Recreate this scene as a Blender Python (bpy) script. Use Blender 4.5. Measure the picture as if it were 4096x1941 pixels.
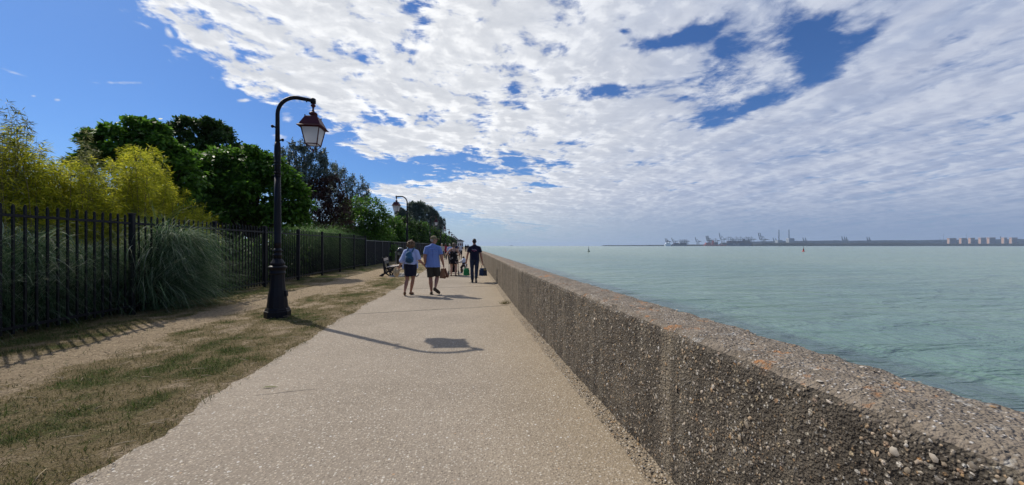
import bpy, math, random
import numpy as np
from mathutils import Vector, Matrix, noise

for _o in list(bpy.data.objects):
    bpy.data.objects.remove(_o)
scene = bpy.context.scene
COL = scene.collection
random.seed(7)

# ------------------------------------------------------------------ camera
EYE = 1.5
FPX = 1500.0                       # focal length in pixels of the 4096 wide photograph
PSI = math.atan(212 / FPX)         # the camera looks a little to the right of the path
CP, SP = math.cos(PSI), math.sin(PSI)
cam = bpy.data.cameras.new("camera")
cam.sensor_width = 36.0
cam.lens = 36.0 * FPX / 4096.0
cam.shift_y = 12.5 / 4096.0
cam.clip_start = 0.05
cam.clip_end = 90000.0
camera = bpy.data.objects.new("camera", cam)
camera.location = (0, 0, EYE)
camera.rotation_euler = (math.pi / 2, 0, -PSI)
COL.objects.link(camera)
scene.camera = camera


def at(px, py=None, Z=None, z=0.0):
    """photo pixel -> world point, at camera depth Z, or on the level z."""
    dx = (px - 2048) / FPX
    if Z is None:
        Z = (EYE - z) * FPX / (py - 983)
    X = dx * Z
    h = z if py is None else EYE - (py - 983) / FPX * Z
    return Vector((X * CP + Z * SP, Z * CP - X * SP, h))


def depth_at(px, X):
    """camera depth at which the column px of the photo reaches world X."""
    return X / ((px - 2048) / FPX * CP + SP)


# ------------------------------------------------------------------ light
SUN_TO = Vector((-0.735, 0.68, 1.0)).normalized()
SUN_EL = math.asin(SUN_TO.z)
SUN_AZ = math.atan2(SUN_TO.x, SUN_TO.y)      # from +Y towards +X
sun = bpy.data.lights.new("sun", 'SUN')
sun.energy = 4.2
sun.angle = math.radians(0.55)
sun.color = (1.0, 0.93, 0.82)
sun_o = bpy.data.objects.new("sun", sun)
sun_o.rotation_euler = (-SUN_TO).to_track_quat('-Z', 'Y').to_euler()
sun_o.location = (-20, 20, 40)
COL.objects.link(sun_o)
scene.view_settings.view_transform = 'Standard'
scene.view_settings.look = 'None'
scene.view_settings.gamma = 1.0
scene.view_settings.exposure = 0.0
scene.cycles.max_bounces = 6
scene.cycles.diffuse_bounces = 3
scene.cycles.glossy_bounces = 2
scene.cycles.transmission_bounces = 4
scene.cycles.transparent_max_bounces = 8
scene.cycles.volume_bounces = 0


# ------------------------------------------------------------------ node helpers
class V:
    """a shader socket with arithmetic."""
    def __init__(s, nt, sock):
        s.nt, s.s = nt, sock

    def _m(s, op, *a, clamp=False):
        n = s.nt.nodes.new('ShaderNodeMath')
        n.operation = op
        n.use_clamp = clamp
        for i, v in enumerate((s,) + a):
            if isinstance(v, V):
                s.nt.links.new(v.s, n.inputs[i])
            else:
                n.inputs[i].default_value = v
        return V(s.nt, n.outputs[0])

    def __add__(s, o): return s._m('ADD', o)
    def __sub__(s, o): return s._m('SUBTRACT', o)
    def __mul__(s, o): return s._m('MULTIPLY', o)
    def __truediv__(s, o): return s._m('DIVIDE', o)
    __radd__ = __add__
    __rmul__ = __mul__
    def max(s, o): return s._m('MAXIMUM', o)
    def min(s, o): return s._m('MINIMUM', o)
    def pow(s, o): return s._m('POWER', o)
    def abs(s): return s._m('ABSOLUTE')
    def fract(s): return s._m('FRACT')
    def clamp(s): return s._m('ADD', 0.0, clamp=True)

    def step(s, a, b, smooth=True):
        n = s.nt.nodes.new('ShaderNodeMapRange')
        n.interpolation_type = 'SMOOTHSTEP' if smooth else 'LINEAR'
        s.nt.links.new(s.s, n.inputs[0])
        n.inputs[1].default_value = a
        n.inputs[2].default_value = b
        n.inputs[3].default_value = 0.0
        n.inputs[4].default_value = 1.0
        return V(s.nt, n.outputs[0])


def put(nt, sock, v):
    if isinstance(v, V):
        nt.links.new(v.s, sock)
    elif isinstance(v, (tuple, list)) and len(v) == 3 and sock.type == 'RGBA':
        sock.default_value = tuple(v) + (1.0,)
    else:
        sock.default_value = v


def mix(nt, f, a, b, mode='MIX'):
    n = nt.nodes.new('ShaderNodeMix')
    n.data_type = 'RGBA'
    n.blend_type = mode
    put(nt, n.inputs[0], f)
    put(nt, n.inputs[6], a)
    put(nt, n.inputs[7], b)
    return V(nt, n.outputs[2])


def xyz(nt, v):
    n = nt.nodes.new('ShaderNodeSeparateXYZ')
    nt.links.new(v.s, n.inputs[0])
    return [V(nt, o) for o in n.outputs]


def vec(nt, x, y, z=0.0):
    n = nt.nodes.new('ShaderNodeCombineXYZ')
    for i, v in enumerate((x, y, z)):
        put(nt, n.inputs[i], v)
    return V(nt, n.outputs[0])


def fbm(nt, v, scale, detail=4.0, rough=0.5, distort=0.0, color=False):
    n = nt.nodes.new('ShaderNodeTexNoise')
    if v is not None:
        nt.links.new(v.s, n.inputs['Vector'])
    n.inputs['Scale'].default_value = scale
    n.inputs['Detail'].default_value = detail
    n.inputs['Roughness'].default_value = rough
    n.inputs['Distortion'].default_value = distort
    return V(nt, n.outputs[1 if color else 0])


def voro(nt, v, scale, feature='F1', rnd=1.0):
    n = nt.nodes.new('ShaderNodeTexVoronoi')
    n.feature = feature
    nt.links.new(v.s, n.inputs['Vector'])
    n.inputs['Scale'].default_value = scale
    n.inputs['Randomness'].default_value = rnd
    return V(nt, n.outputs['Distance']), (V(nt, n.outputs['Color']) if feature != 'DISTANCE_TO_EDGE' else None)


def ramp(nt, f, stops, mode='LINEAR'):
    n = nt.nodes.new('ShaderNodeValToRGB')
    n.color_ramp.interpolation = mode
    cr = n.color_ramp
    while len(cr.elements) < len(stops):
        cr.elements.new(0.5)
    for e, (p, c) in zip(cr.elements, stops):
        e.position = p
        e.color = tuple(c) + (1.0,)
    put(nt, n.inputs[0], f)
    return V(nt, n.outputs[0])


def coords(nt, which='Object'):
    n = nt.nodes.new('ShaderNodeTexCoord')
    return V(nt, n.outputs[which])


def island(nt):
    return V(nt, nt.nodes.new('ShaderNodeNewGeometry').outputs['Random Per Island'])


def material(name, build=None, color=None, rough=0.7, spec=0.3, metal=0.0):
    m = bpy.data.materials.new(name)
    m.use_nodes = True
    nt = m.node_tree
    b = nt.nodes['Principled BSDF']
    b.inputs['Roughness'].default_value = rough
    b.inputs['Specular IOR Level'].default_value = spec
    b.inputs['Metallic'].default_value = metal
    if color is not None:
        # plain colours get a little uneven wear, so that nothing is one flat tone
        o = coords(nt)
        f = fbm(nt, o, 9.0, 5.0, 0.6)
        f2 = fbm(nt, o, 2.1, 3.0, 0.5)
        k = f * 0.3 + f2 * 0.25 + 0.725
        c = nt.nodes.new('ShaderNodeMix')
        c.data_type = 'RGBA'
        c.blend_type = 'MULTIPLY'
        c.inputs[0].default_value = 1.0
        c.inputs[6].default_value = tuple(color) + (1.0,)
        nt.links.new(vec(nt, k, k, k).s, c.inputs[7])
        nt.links.new(c.outputs[2], b.inputs['Base Color'])
    if build:
        build(nt, b)
    return m


def bump(nt, b, h, strength=0.5, dist=0.01):
    n = nt.nodes.new('ShaderNodeBump')
    n.inputs['Strength'].default_value = strength
    n.inputs['Distance'].default_value = dist
    nt.links.new(h.s, n.inputs['Height'])
    nt.links.new(n.outputs[0], b.inputs['Normal'])


# ------------------------------------------------------------------ sky
world = bpy.data.worlds.new("World")
scene.world = world
world.use_nodes = True


def build_sky(nt):
    bg = nt.nodes['Background']
    bg.inputs['Strength'].default_value = 0.1
    sk = nt.nodes.new('ShaderNodeTexSky')
    sk.sky_type = 'NISHITA'
    sk.sun_disc = False
    sk.sun_elevation = SUN_EL
    sk.sun_rotation = SUN_AZ
    sk.altitude = 0.0
    sk.air_density = 1.0
    sk.dust_density = 0.4
    sk.ozone_density = 2.5
    d = coords(nt, 'Generated')
    x, y, z = xyz(nt, d)
    az = x._m('ARCTAN2', y)
    el = z._m('ARCSINE')

    def dirpx(px, py):
        v = Vector(((px - 2048) / FPX, 1.0, (983 - py) / FPX))
        w = Vector((v.x * CP + v.y * SP, v.y * CP - v.x * SP, v.z)).normalized()
        return math.atan2(w.x, w.y), math.asin(w.z)

    def blob(px, py, rx, ry, rot=0.0):
        """soft ellipse round the direction of a pixel: 1 inside, 0 outside."""
        a0, e0 = dirpx(px, py)
        a1, e1 = dirpx(px + rx * math.cos(rot), py - rx * math.sin(rot))
        a2, e2 = dirpx(px + ry * math.sin(rot), py + ry * math.cos(rot))
        m = Matrix(((a1 - a0, a2 - a0), (e1 - e0, e2 - e0))).inverted()
        da, de = az - a0, el - e0
        u = da * m[0][0] + de * m[0][1]
        v = da * m[1][0] + de * m[1][1]
        r = u * u + v * v
        return (r * -1.0)._m('EXPONENT')

    k = (z.max(0.0) + 0.07)
    P = vec(nt, x / k, y / k, 0.0)
    warp = fbm(nt, P, 1.9, 3.0, 0.5, color=True)
    vm = nt.nodes.new('ShaderNodeVectorMath')
    vm.operation = 'MULTIPLY_ADD'
    nt.links.new(warp.s, vm.inputs[0])
    vm.inputs[1].default_value = (0.22, 0.22, 0.0)
    nt.links.new(P.s, vm.inputs[2])
    W = V(nt, vm.outputs[0])
    n1 = fbm(nt, W, 1.7, 6.0, 0.55)
    n2 = fbm(nt, W, 5.6, 8.0, 0.60)
    n4 = fbm(nt, W, 20.0, 5.0, 0.6)
    vo = nt.nodes.new('ShaderNodeVectorMath')
    vo.operation = 'ADD'
    nt.links.new(W.s, vo.inputs[0])
    vo.inputs[1].default_value = (-0.036, 0.033, 0.0)
    n1s = fbm(nt, V(nt, vo.outputs[0]), 1.7, 6.0, 0.55)
    n2s = fbm(nt, V(nt, vo.outputs[0]), 5.6, 4.0, 0.60)
    relief = (n1 - n1s) * 2.6 + (n2 - n2s) * 0.75      # sides turned to the sun are brighter
    # long streaks that run across the deck on the right
    wx, wy, wz = xyz(nt, W)
    n3 = fbm(nt, vec(nt, wx * 2.2, wy * 0.62, 3.3), 1.5, 7.0, 0.58)
    # the edge of the deck, from the top left down to the horizon
    (a0, e0), (a1, e1) = dirpx(440, 20), dirpx(1310, 620)
    ta, te = a1 - a0, e1 - e0
    ln = math.hypot(ta, te)
    side = ((az - a0) * (-te / ln) + (el - e0) * (ta / ln))     # positive on the cloud side
    cover = side.step(-0.11, 0.16) * 0.765 - 0.52
    right = az.step(-0.10, 0.85)
    behind = az.abs().step(1.15, 1.7)  # unseen sky behind the camera, cleared of cloud to weaken the fill light
    cover = cover + right * 0.15 - behind * 0.34
    neg = [(1330, 640, 120, 80, 0.3, .30), (1560, 690, 210, 34, -0.12, .40), (1850, 660, 270, 52, 0.06, .50), (1480, 735, 70, 26, -.4, .25),
           (2640, 178, 130, 34, 0.28, .42), (2790, 130, 80, 22, 0.35, .36), (2890, 225, 66, 70, 0, .44), (3210, 135, 110, 75, 0.2, .46), (3310, 215, 95, 65, 0.5, .46),
           (3490, 118, 85, 26, 0.6, .42), (3250, 290, 40, 40, .5, .25),
           (2430, 368, 110, 26, 0.12, .42), (2310, 308, 46, 12, 0.1, .36), (3080, 390, 120, 32, 0.25, .44), (2870, 478, 90, 28, 0.3, .42), (2060, 350, 36, 34, 0, .34),
           (2250, 642, 30, 14, 0, .34), (2060, 630, 50, 26, 0, .36), (1930, 84, 30, 26, 0, .34), (1690, 92, 55, 14, 0, .30), (3850, 142, 60, 22, 0.2, .30),
           (2500, 125, 26, 12, 0, .36), (2180, 740, 110, 8, -0.1, .30), (1480, 420, 90, 16, -.5, .22), (1640, 500, 120, 14, -.1, .24), (1150, 560, 120, 120, 0, .2), (1240, 210, 60, 26, -.6, .2)]
    pos = [(1640, 770, 330, 60, -0.10, .42), (1500, 730, 130, 18, -.35, .18), (2300, 820, 700, 60, 0, .22), (1180, 345, 95, 38, 0, .30), (1620, 590, 240, 52, 0.05, .30), (1360, 440, 110, 70, -.4, .22), (900, 190, 60, 22, -.9, .26),
           (680, 60, 50, 14, -.6, .25), (1000, 590, 160, 18, -.1, .24), (1280, 590, 60, 12, 0, .15)]
    for px, py, rx, ry, rot, s in neg:
        big = 1.45 if px > 2400 else 1.0          # the wide gaps of the upper right, torn by the noise
        cover = cover - blob(px, py, rx * big, ry * big, rot) * (s * (1.12 if px > 2400 else 1.0))
    for px, py, rx, ry, rot, s in pos:
        cover = cover + blob(px, py, rx, ry, rot) * s
    dens = (n1 - 0.5) * (right * -0.3 + 1.35) + (n2 - 0.5) * (right * -0.3 + 1.35) + (n4 - 0.5) * 0.46 + (n3 - 0.5) * (right * 0.42) + cover
    a = (dens * (right * -0.45 + 1.0)).step(-0.08, 0.19)
    wisps = None
    for px, py, rx, ry, rot, s in [(490, 331, 110, 8, 0.0, .55), (925, 338, 26, 15, -0.6, .95), (975, 402, 27, 8, 0.05, .9), (60, 290, 90, 10, -0.3, .35), (675, 130, 14, 30, 0.6, .75),
                                   (230, 400, 16, 6, -.1, .6), (135, 384, 14, 5, -.1, .5), (1150, 470, 24, 26, .6, .5), (1310, 530, 40, 12, 0, .7), (1120, 548, 36, 10, -.1, .7), (760, 105, 22, 9, -.2, .4)]:
        w = blob(px, py, rx, ry, rot) * s
        wisps = w if wisps is None else wisps.max(w)
    a = a.max((wisps * 1.6 + (n4 - 0.5) * 1.5 + (n2 - 0.5) * 0.8 - 0.35).clamp() * 0.8)
    a = a.max((el.step(0.17, 0.0) * 0.66) * az.step(-0.9, -0.1))
    a = a.clamp()
    # brightness of the clouds: near the sun white, away from it and low down blue grey
    thick = (dens + (n1 - 0.5) * 0.6).step(0.12, 0.62)
    tex = n2.step(0.36, 0.66)
    white = mix(nt, thick * 0.9, (1.16, 1.17, 1.19), (0.76, 0.78, 0.83))
    white = mix(nt, tex * 0.38, white, (0.60, 0.63, 0.70))
    grey = mix(nt, n3.step(0.30, 0.70), (0.40, 0.48, 0.67), (0.62, 0.67, 0.80))
    grey = mix(nt, tex * 0.26, grey, (0.33, 0.40, 0.60))
    rl = (relief + 0.5).step(0.22, 0.78)
    white = mix(nt, rl, (0.70, 0.73, 0.79), white, 'MIX')
    white = mix(nt, rl.step(0.55, 1.0) * 0.55, white, (1.2, 1.21, 1.22))
    grey = mix(nt, rl.step(0.5, 1.0) * 0.55, grey, (0.72, 0.77, 0.88))
    grey = mix(nt, rl.step(0.5, 0.0) * 0.45, grey, (0.30, 0.37, 0.56))
    far = az.step(-0.02, 0.98)
    far = (far + el.step(0.30, 0.05) * 0.35 * az.step(-0.1, 0.4)).clamp()
    cl = mix(nt, far, white, grey)
    # the lowest band pales into the distance
    hz = mix(nt, az.step(-0.2, 0.9), (0.50, 0.60, 0.69), (0.235, 0.33, 0.52))
    cl = mix(nt, el.step(0.14, 0.012) * 0.85, cl, hz)
    scale = nt.nodes.new('ShaderNodeVectorMath')
    scale.operation = 'SCALE'
    nt.links.new(cl.s, scale.inputs[0])
    scale.inputs['Scale'].default_value = 9.2
    skyc = mix(nt, 1.0, V(nt, sk.outputs[0]), (0.38, 0.62, 0.98), 'MULTIPLY')
    out = mix(nt, a, skyc, V(nt, scale.outputs[0]))
    nt.links.new(out.s, bg.inputs['Color'])


build_sky(world.node_tree)
world.cycles.sampling_method = 'MANUAL'
world.cycles.sample_map_resolution = 1024


# ------------------------------------------------------------------ object helpers
def tag(o, label=None, cat=None, group=None, kind=None):
    if label: o['label'] = label
    if cat: o['category'] = cat
    if group: o['group'] = group
    if kind: o['kind'] = kind
    return o


def link(name, me, parent=None, loc=None, rotz=0.0):
    o = bpy.data.objects.new(name, me)
    COL.objects.link(o)
    if loc is not None: o.location = loc
    if rotz: o.rotation_euler = (0, 0, rotz)
    if parent is not None: o.parent = parent
    return o


def empty(name, loc=(0, 0, 0), rotz=0.0):
    o = link(name, None, None, loc, rotz)
    o.empty_display_size = 0.2
    return o


def copy_tree(o, parent=None):
    c = o.copy()
    COL.objects.link(c)
    if parent is not None: c.parent = parent
    for ch in list(o.children):
        copy_tree(ch, c)
    return c


def np_mesh(name, verts, polys, n, mats, smooth=False):
    """verts (N,3), polys (M,n) index arrays."""
    me = bpy.data.meshes.new(name)
    verts = np.asarray(verts, dtype=np.float32)
    polys = np.asarray(polys, dtype=np.int32)
    me.vertices.add(len(verts))
    me.vertices.foreach_set('co', verts.ravel())
    me.loops.add(polys.size)
    me.loops.foreach_set('vertex_index', polys.ravel())
    me.polygons.add(len(polys))
    me.polygons.foreach_set('loop_start', np.arange(0, polys.size, n, dtype=np.int32))
    me.polygons.foreach_set('loop_total', np.full(len(polys), n, dtype=np.int32))
    if smooth:
        me.polygons.foreach_set('use_smooth', np.ones(len(polys), dtype=bool))
    me.update(calc_edges=True)
    for m in (mats if isinstance(mats, (list, tuple)) else [mats]):
        me.materials.append(m)
    return me


class MB:
    """collects simple shapes into one mesh."""
    def __init__(s):
        s.v, s.f, s.m, s.sm = [], [], [], []
        s.mi = 0

    def add(s, vs, fs, smooth=False):
        b = len(s.v)
        s.v += [tuple(v) for v in vs]
        for f in fs:
            s.f.append(tuple(b + i for i in f))
            s.m.append(s.mi)
            s.sm.append(smooth)

    def box(s, c, size, M=None, bev=0.0):
        x, y, z = (v / 2 for v in size)
        M = M or Matrix.Identity(3)
        c = Vector(c)
        if bev <= 0:
            vs = [c + M @ Vector((sx * x, sy * y, sz * z)) for sz in (-1, 1) for sy in (-1, 1) for sx in (-1, 1)]
            s.add(vs, [(0, 2, 3, 1), (4, 5, 7, 6), (0, 1, 5, 4), (2, 6, 7, 3), (0, 4, 6, 2), (1, 3, 7, 5)])
        else:
            prof = [(-x + bev, -y), (x - bev, -y), (x, -y + bev), (x, y - bev), (x - bev, y), (-x + bev, y), (-x, y - bev), (-x, -y + bev)]
            rings = [(-z, (x - bev) / x, (y - bev) / y), (-z + bev, 1, 1), (z - bev, 1, 1), (z, (x - bev) / x, (y - bev) / y)]
            vs = [c + M @ Vector((px * kx, py * ky, rz)) for rz, kx, ky in rings for px, py in prof]
            fs = [tuple(range(7, -1, -1)), tuple(range(24, 32))]
            for r in range(3):
                for i in range(8):
                    j = (i + 1) % 8
                    fs.append((r * 8 + i, r * 8 + j, r * 8 + 8 + j, r * 8 + 8 + i))
            s.add(vs, fs)

    def tube(s, pts, rad, n=8, caps=True, smooth=True):
        pts = [Vector(p) for p in pts]
        if not isinstance(rad, (list, tuple)): rad = [rad] * len(pts)
        vs, fs = [], []
        prev = None
        for i, p in enumerate(pts):
            t = (pts[min(i + 1, len(pts) - 1)] - pts[max(i - 1, 0)]).normalized()
            if prev is None:
                a = t.cross(Vector((0, 0, 1)) if abs(t.z) < 0.9 else Vector((0, 1, 0))).normalized()
            else:
                a = (prev - t * prev.dot(t)).normalized()
            prev = a
            b = t.cross(a)
            for k in range(n):
                w = 2 * math.pi * k / n
                vs.append(p + (a * math.cos(w) + b * math.sin(w)) * rad[i])
        for i in range(len(pts) - 1):
            for k in range(n):
                j = (k + 1) % n
                fs.append((i * n + k, i * n + j, (i + 1) * n + j, (i + 1) * n + k))
        if caps:
            fs.append(tuple(range(n - 1, -1, -1)))
            fs.append(tuple(range((len(pts) - 1) * n, len(pts) * n)))
        s.add(vs, fs, smooth)

    def lathe(s, prof, n=20, c=(0, 0, 0), smooth=True, rot=0.0, M=None):
        c = Vector(c)
        M = M or Matrix.Identity(3)
        vs, fs = [], []
        for r, z in prof:
            for k in range(n):
                w = 2 * math.pi * k / n + rot
                vs.append(c + M @ Vector((r * math.cos(w), r * math.sin(w), z)))
        for i in range(len(prof) - 1):
            for k in range(n):
                j = (k + 1) % n
                fs.append((i * n + k, i * n + j, (i + 1) * n + j, (i + 1) * n + k))
        fs.append(tuple(range(n - 1, -1, -1)))
        fs.append(tuple(range((len(prof) - 1) * n, len(prof) * n)))
        s.add(vs, fs, smooth)

    def prism(s, outline, axis_vec, M=None, o=(0, 0, 0)):
        """outline: 3D points of a polygon, pushed along axis_vec."""
        o = Vector(o)
        a = [o + Vector(p) for p in outline]
        b = [p + Vector(axis_vec) for p in a]
        n = len(a)
        s.add(a + b, [tuple(range(n - 1, -1, -1)), tuple(range(n, 2 * n))] + [(i, (i + 1) % n, n + (i + 1) % n, n + i) for i in range(n)])

    def build(s, name, mats, parent=None, loc=None, rotz=0.0):
        me = bpy.data.meshes.new(name)
        me.from_pydata(s.v, [], s.f)
        me.polygons.foreach_set('material_index', s.m)
        me.polygons.foreach_set('use_smooth', s.sm)
        for m in (mats if isinstance(mats, (list, tuple)) else [mats]):
            me.materials.append(m)
        me.update()
        return link(name, me, parent, loc, rotz)


def rot3(rx=0, ry=0, rz=0):
    return Matrix.Rotation(rz, 3, 'Z') @ Matrix.Rotation(ry, 3, 'Y') @ Matrix.Rotation(rx, 3, 'X')


def bend(Y):
    """how far the whole promenade has drifted to the right at distance Y."""
    return float(np.interp(Y, [-10, 8, 16, 28, 41, 56, 72, 90, 150, 300], [0, 0, .2, .45, .65, 1.0, 1.25, 1.5, 2.4, 4.6]))


def depth_bent(px, X, far=260.0):
    """camera depth at which column px meets the line X that bends with the promenade."""
    k = (px - 2048) / FPX * CP + SP
    for Z in np.arange(5.0, far, 0.5):
        if k * Z <= X + bend(Z): return float(Z)
    return far


def N3(x, y, z=0.0):
    return noise.noise(Vector((x, y, z)))


def F3(x, y, z=0.0, o=4):
    return noise.fractal(Vector((x, y, z)), 1.0, 2.0, o)
# ================================================================== SETTING
# ---------------------------------------------------------------- materials of the ground
def m_soil(nt, b):
    o = coords(nt)
    n = fbm(nt, o, 0.7, 6.0, 0.6)
    n2 = fbm(nt, o, 14.0, 4.0, 0.6)
    put(nt, b.inputs['Base Color'], mix(nt, n2, mix(nt, n, (0.07, 0.06, 0.035), (0.05, 0.06, 0.025)), (0.10, 0.08, 0.05)))


def m_verge(nt, b):
    o = coords(nt)
    g = nt.nodes.new('ShaderNodeAttribute')
    g.attribute_name = 'green'
    g = V(nt, g.outputs['Fac'])
    n1 = fbm(nt, o, 2.2, 8.0, 0.65)
    n2 = fbm(nt, o, 21.0, 6.0, 0.7)
    n3 = fbm(nt, o, 90.0, 4.0, 0.7)
    soil = mix(nt, (n2 * 0.6 + n3 * 0.4).step(0.36, 0.66), (0.48, 0.38, 0.26), (0.25, 0.19, 0.122))
    straw = mix(nt, n3.step(0.35, 0.7), (0.275, 0.215, 0.115), (0.14, 0.112, 0.060))
    grn = mix(nt, n3.step(0.3, 0.7), (0.115, 0.13, 0.038), (0.06, 0.066, 0.022))
    c = mix(nt, (g * 1.4 + n2 * 1.4 + n1 * 0.4 - 1.08).step(0.0, 0.5), soil, straw)
    c = mix(nt, (g * 1.2 + n1 * 0.9 + n2 * 1.0 - 1.57).step(0.08, 0.48), c, grn)
    d3, c3 = voro(nt, o, 75.0)
    c = mix(nt, xyz(nt, c3)[0].step(0.80, 0.84, False) * d3.step(0.4, 0.25) * 0.8, c, (0.46, 0.38, 0.26))
    c = mix(nt, xyz(nt, c3)[1].step(0.72, 0.78, False) * 0.55, c, (0.07, 0.055, 0.032))
    put(nt, b.inputs['Base Color'], c)
    cl = fbm(nt, o, 7.0, 7.0, 0.7)
    bump(nt, b, n2 * 0.7 + n3 * 0.5 + cl * 1.2, 1.0, 0.06)


def m_path(nt, b):
    o = coords(nt)
    x, y, z = xyz(nt, o)
    big = fbm(nt, o, 0.55, 5.0, 0.6)
    mid = fbm(nt, o, 6.0, 6.0, 0.65)
    fine = fbm(nt, o, 120.0, 3.0, 0.6)
    d1, c1 = voro(nt, o, 62.0)
    d2, c2 = voro(nt, o, 33.0)
    r1 = xyz(nt, c1)[0]
    r2, r2b, _ = xyz(nt, c2)
    base = mix(nt, big.step(0.3, 0.7), (0.25, 0.210, 0.163), (0.335, 0.285, 0.226))
    base = mix(nt, mid.step(0.35, 0.75) * 0.45, base, (0.235, 0.195, 0.15))
    # ochre wash towards the foot of the wall
    wash = (x + big * 1.2).step(0.35, 2.0)
    base = mix(nt, wash * 0.55, base, (0.33, 0.255, 0.155))
    agg = ramp(nt, r1, [(0.0, (0.11, 0.09, 0.07)), (0.22, (0.24, 0.195, 0.15)), (0.55, (0.40, 0.34, 0.27)), (0.82, (0.50, 0.42, 0.32)), (0.95, (0.62, 0.58, 0.5))])
    c = mix(nt, d1.step(0.6, 0.25) * 0.72, base, agg)
    peb = ramp(nt, r2b, [(0.0, (0.62, 0.6, 0.56)), (0.5, (0.55, 0.46, 0.33)), (0.8, (0.66, 0.64, 0.6)), (1.0, (0.40, 0.24, 0.12))])
    c = mix(nt, r2.step(0.91, 0.94, False) * d2.step(0.36, 0.22), c, peb)
    c = mix(nt, fine.step(0.45, 0.75) * 0.6, c, (0.14, 0.115, 0.09))
    # joints across the slab, some of them cracked open
    wob = fbm(nt, o, 1.7, 5.0, 0.65)
    t = ((y + x * -0.20 + (wob - 0.5) * 0.22 - 9.08 + 2.3) / 4.6)
    fr = (t.fract() - 0.5).abs()
    crack = (fr * -1.0 + 0.5).step(0.0, 1.0) * 0.0 + (fr / (y.step(3.0, 12.0) * 2.2 + 1.0)).step(0.0034, 0.0014) * (fbm(nt, o, 0.9, 3.0, 0.5).step(0.58, 0.64) * 0.7 + y.step(6.5, 7.5)).min(1.0)
    c = mix(nt, crack * 0.85, c, (0.05, 0.042, 0.034))
    put(nt, b.inputs['Base Color'], c)
    bump(nt, b, d1 * -0.8 + mid * 0.5 + fine * 0.6, 0.5, 0.012)


def m_strip(nt, b):
    o = coords(nt)
    d1, c1 = voro(nt, o, 48.0)
    r, g, _ = xyz(nt, c1)
    n = fbm(nt, o, 7.0, 5.0, 0.6)
    c = ramp(nt, r, [(0.0, (0.12, 0.10, 0.075)), (0.3, (0.27, 0.215, 0.15)), (0.6, (0.40, 0.30, 0.18)), (0.8, (0.50, 0.43, 0.33)), (0.94, (0.7, 0.67, 0.6))])
    c = mix(nt, d1.step(0.25, 0.55), c, (0.16, 0.125, 0.085))
    c = mix(nt, n.step(0.3, 0.65) * 0.75, c, (0.29, 0.24, 0.175))
    put(nt, b.inputs['Base Color'], c)
    bump(nt, b, d1 * -1.0, 0.9, 0.02)


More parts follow.
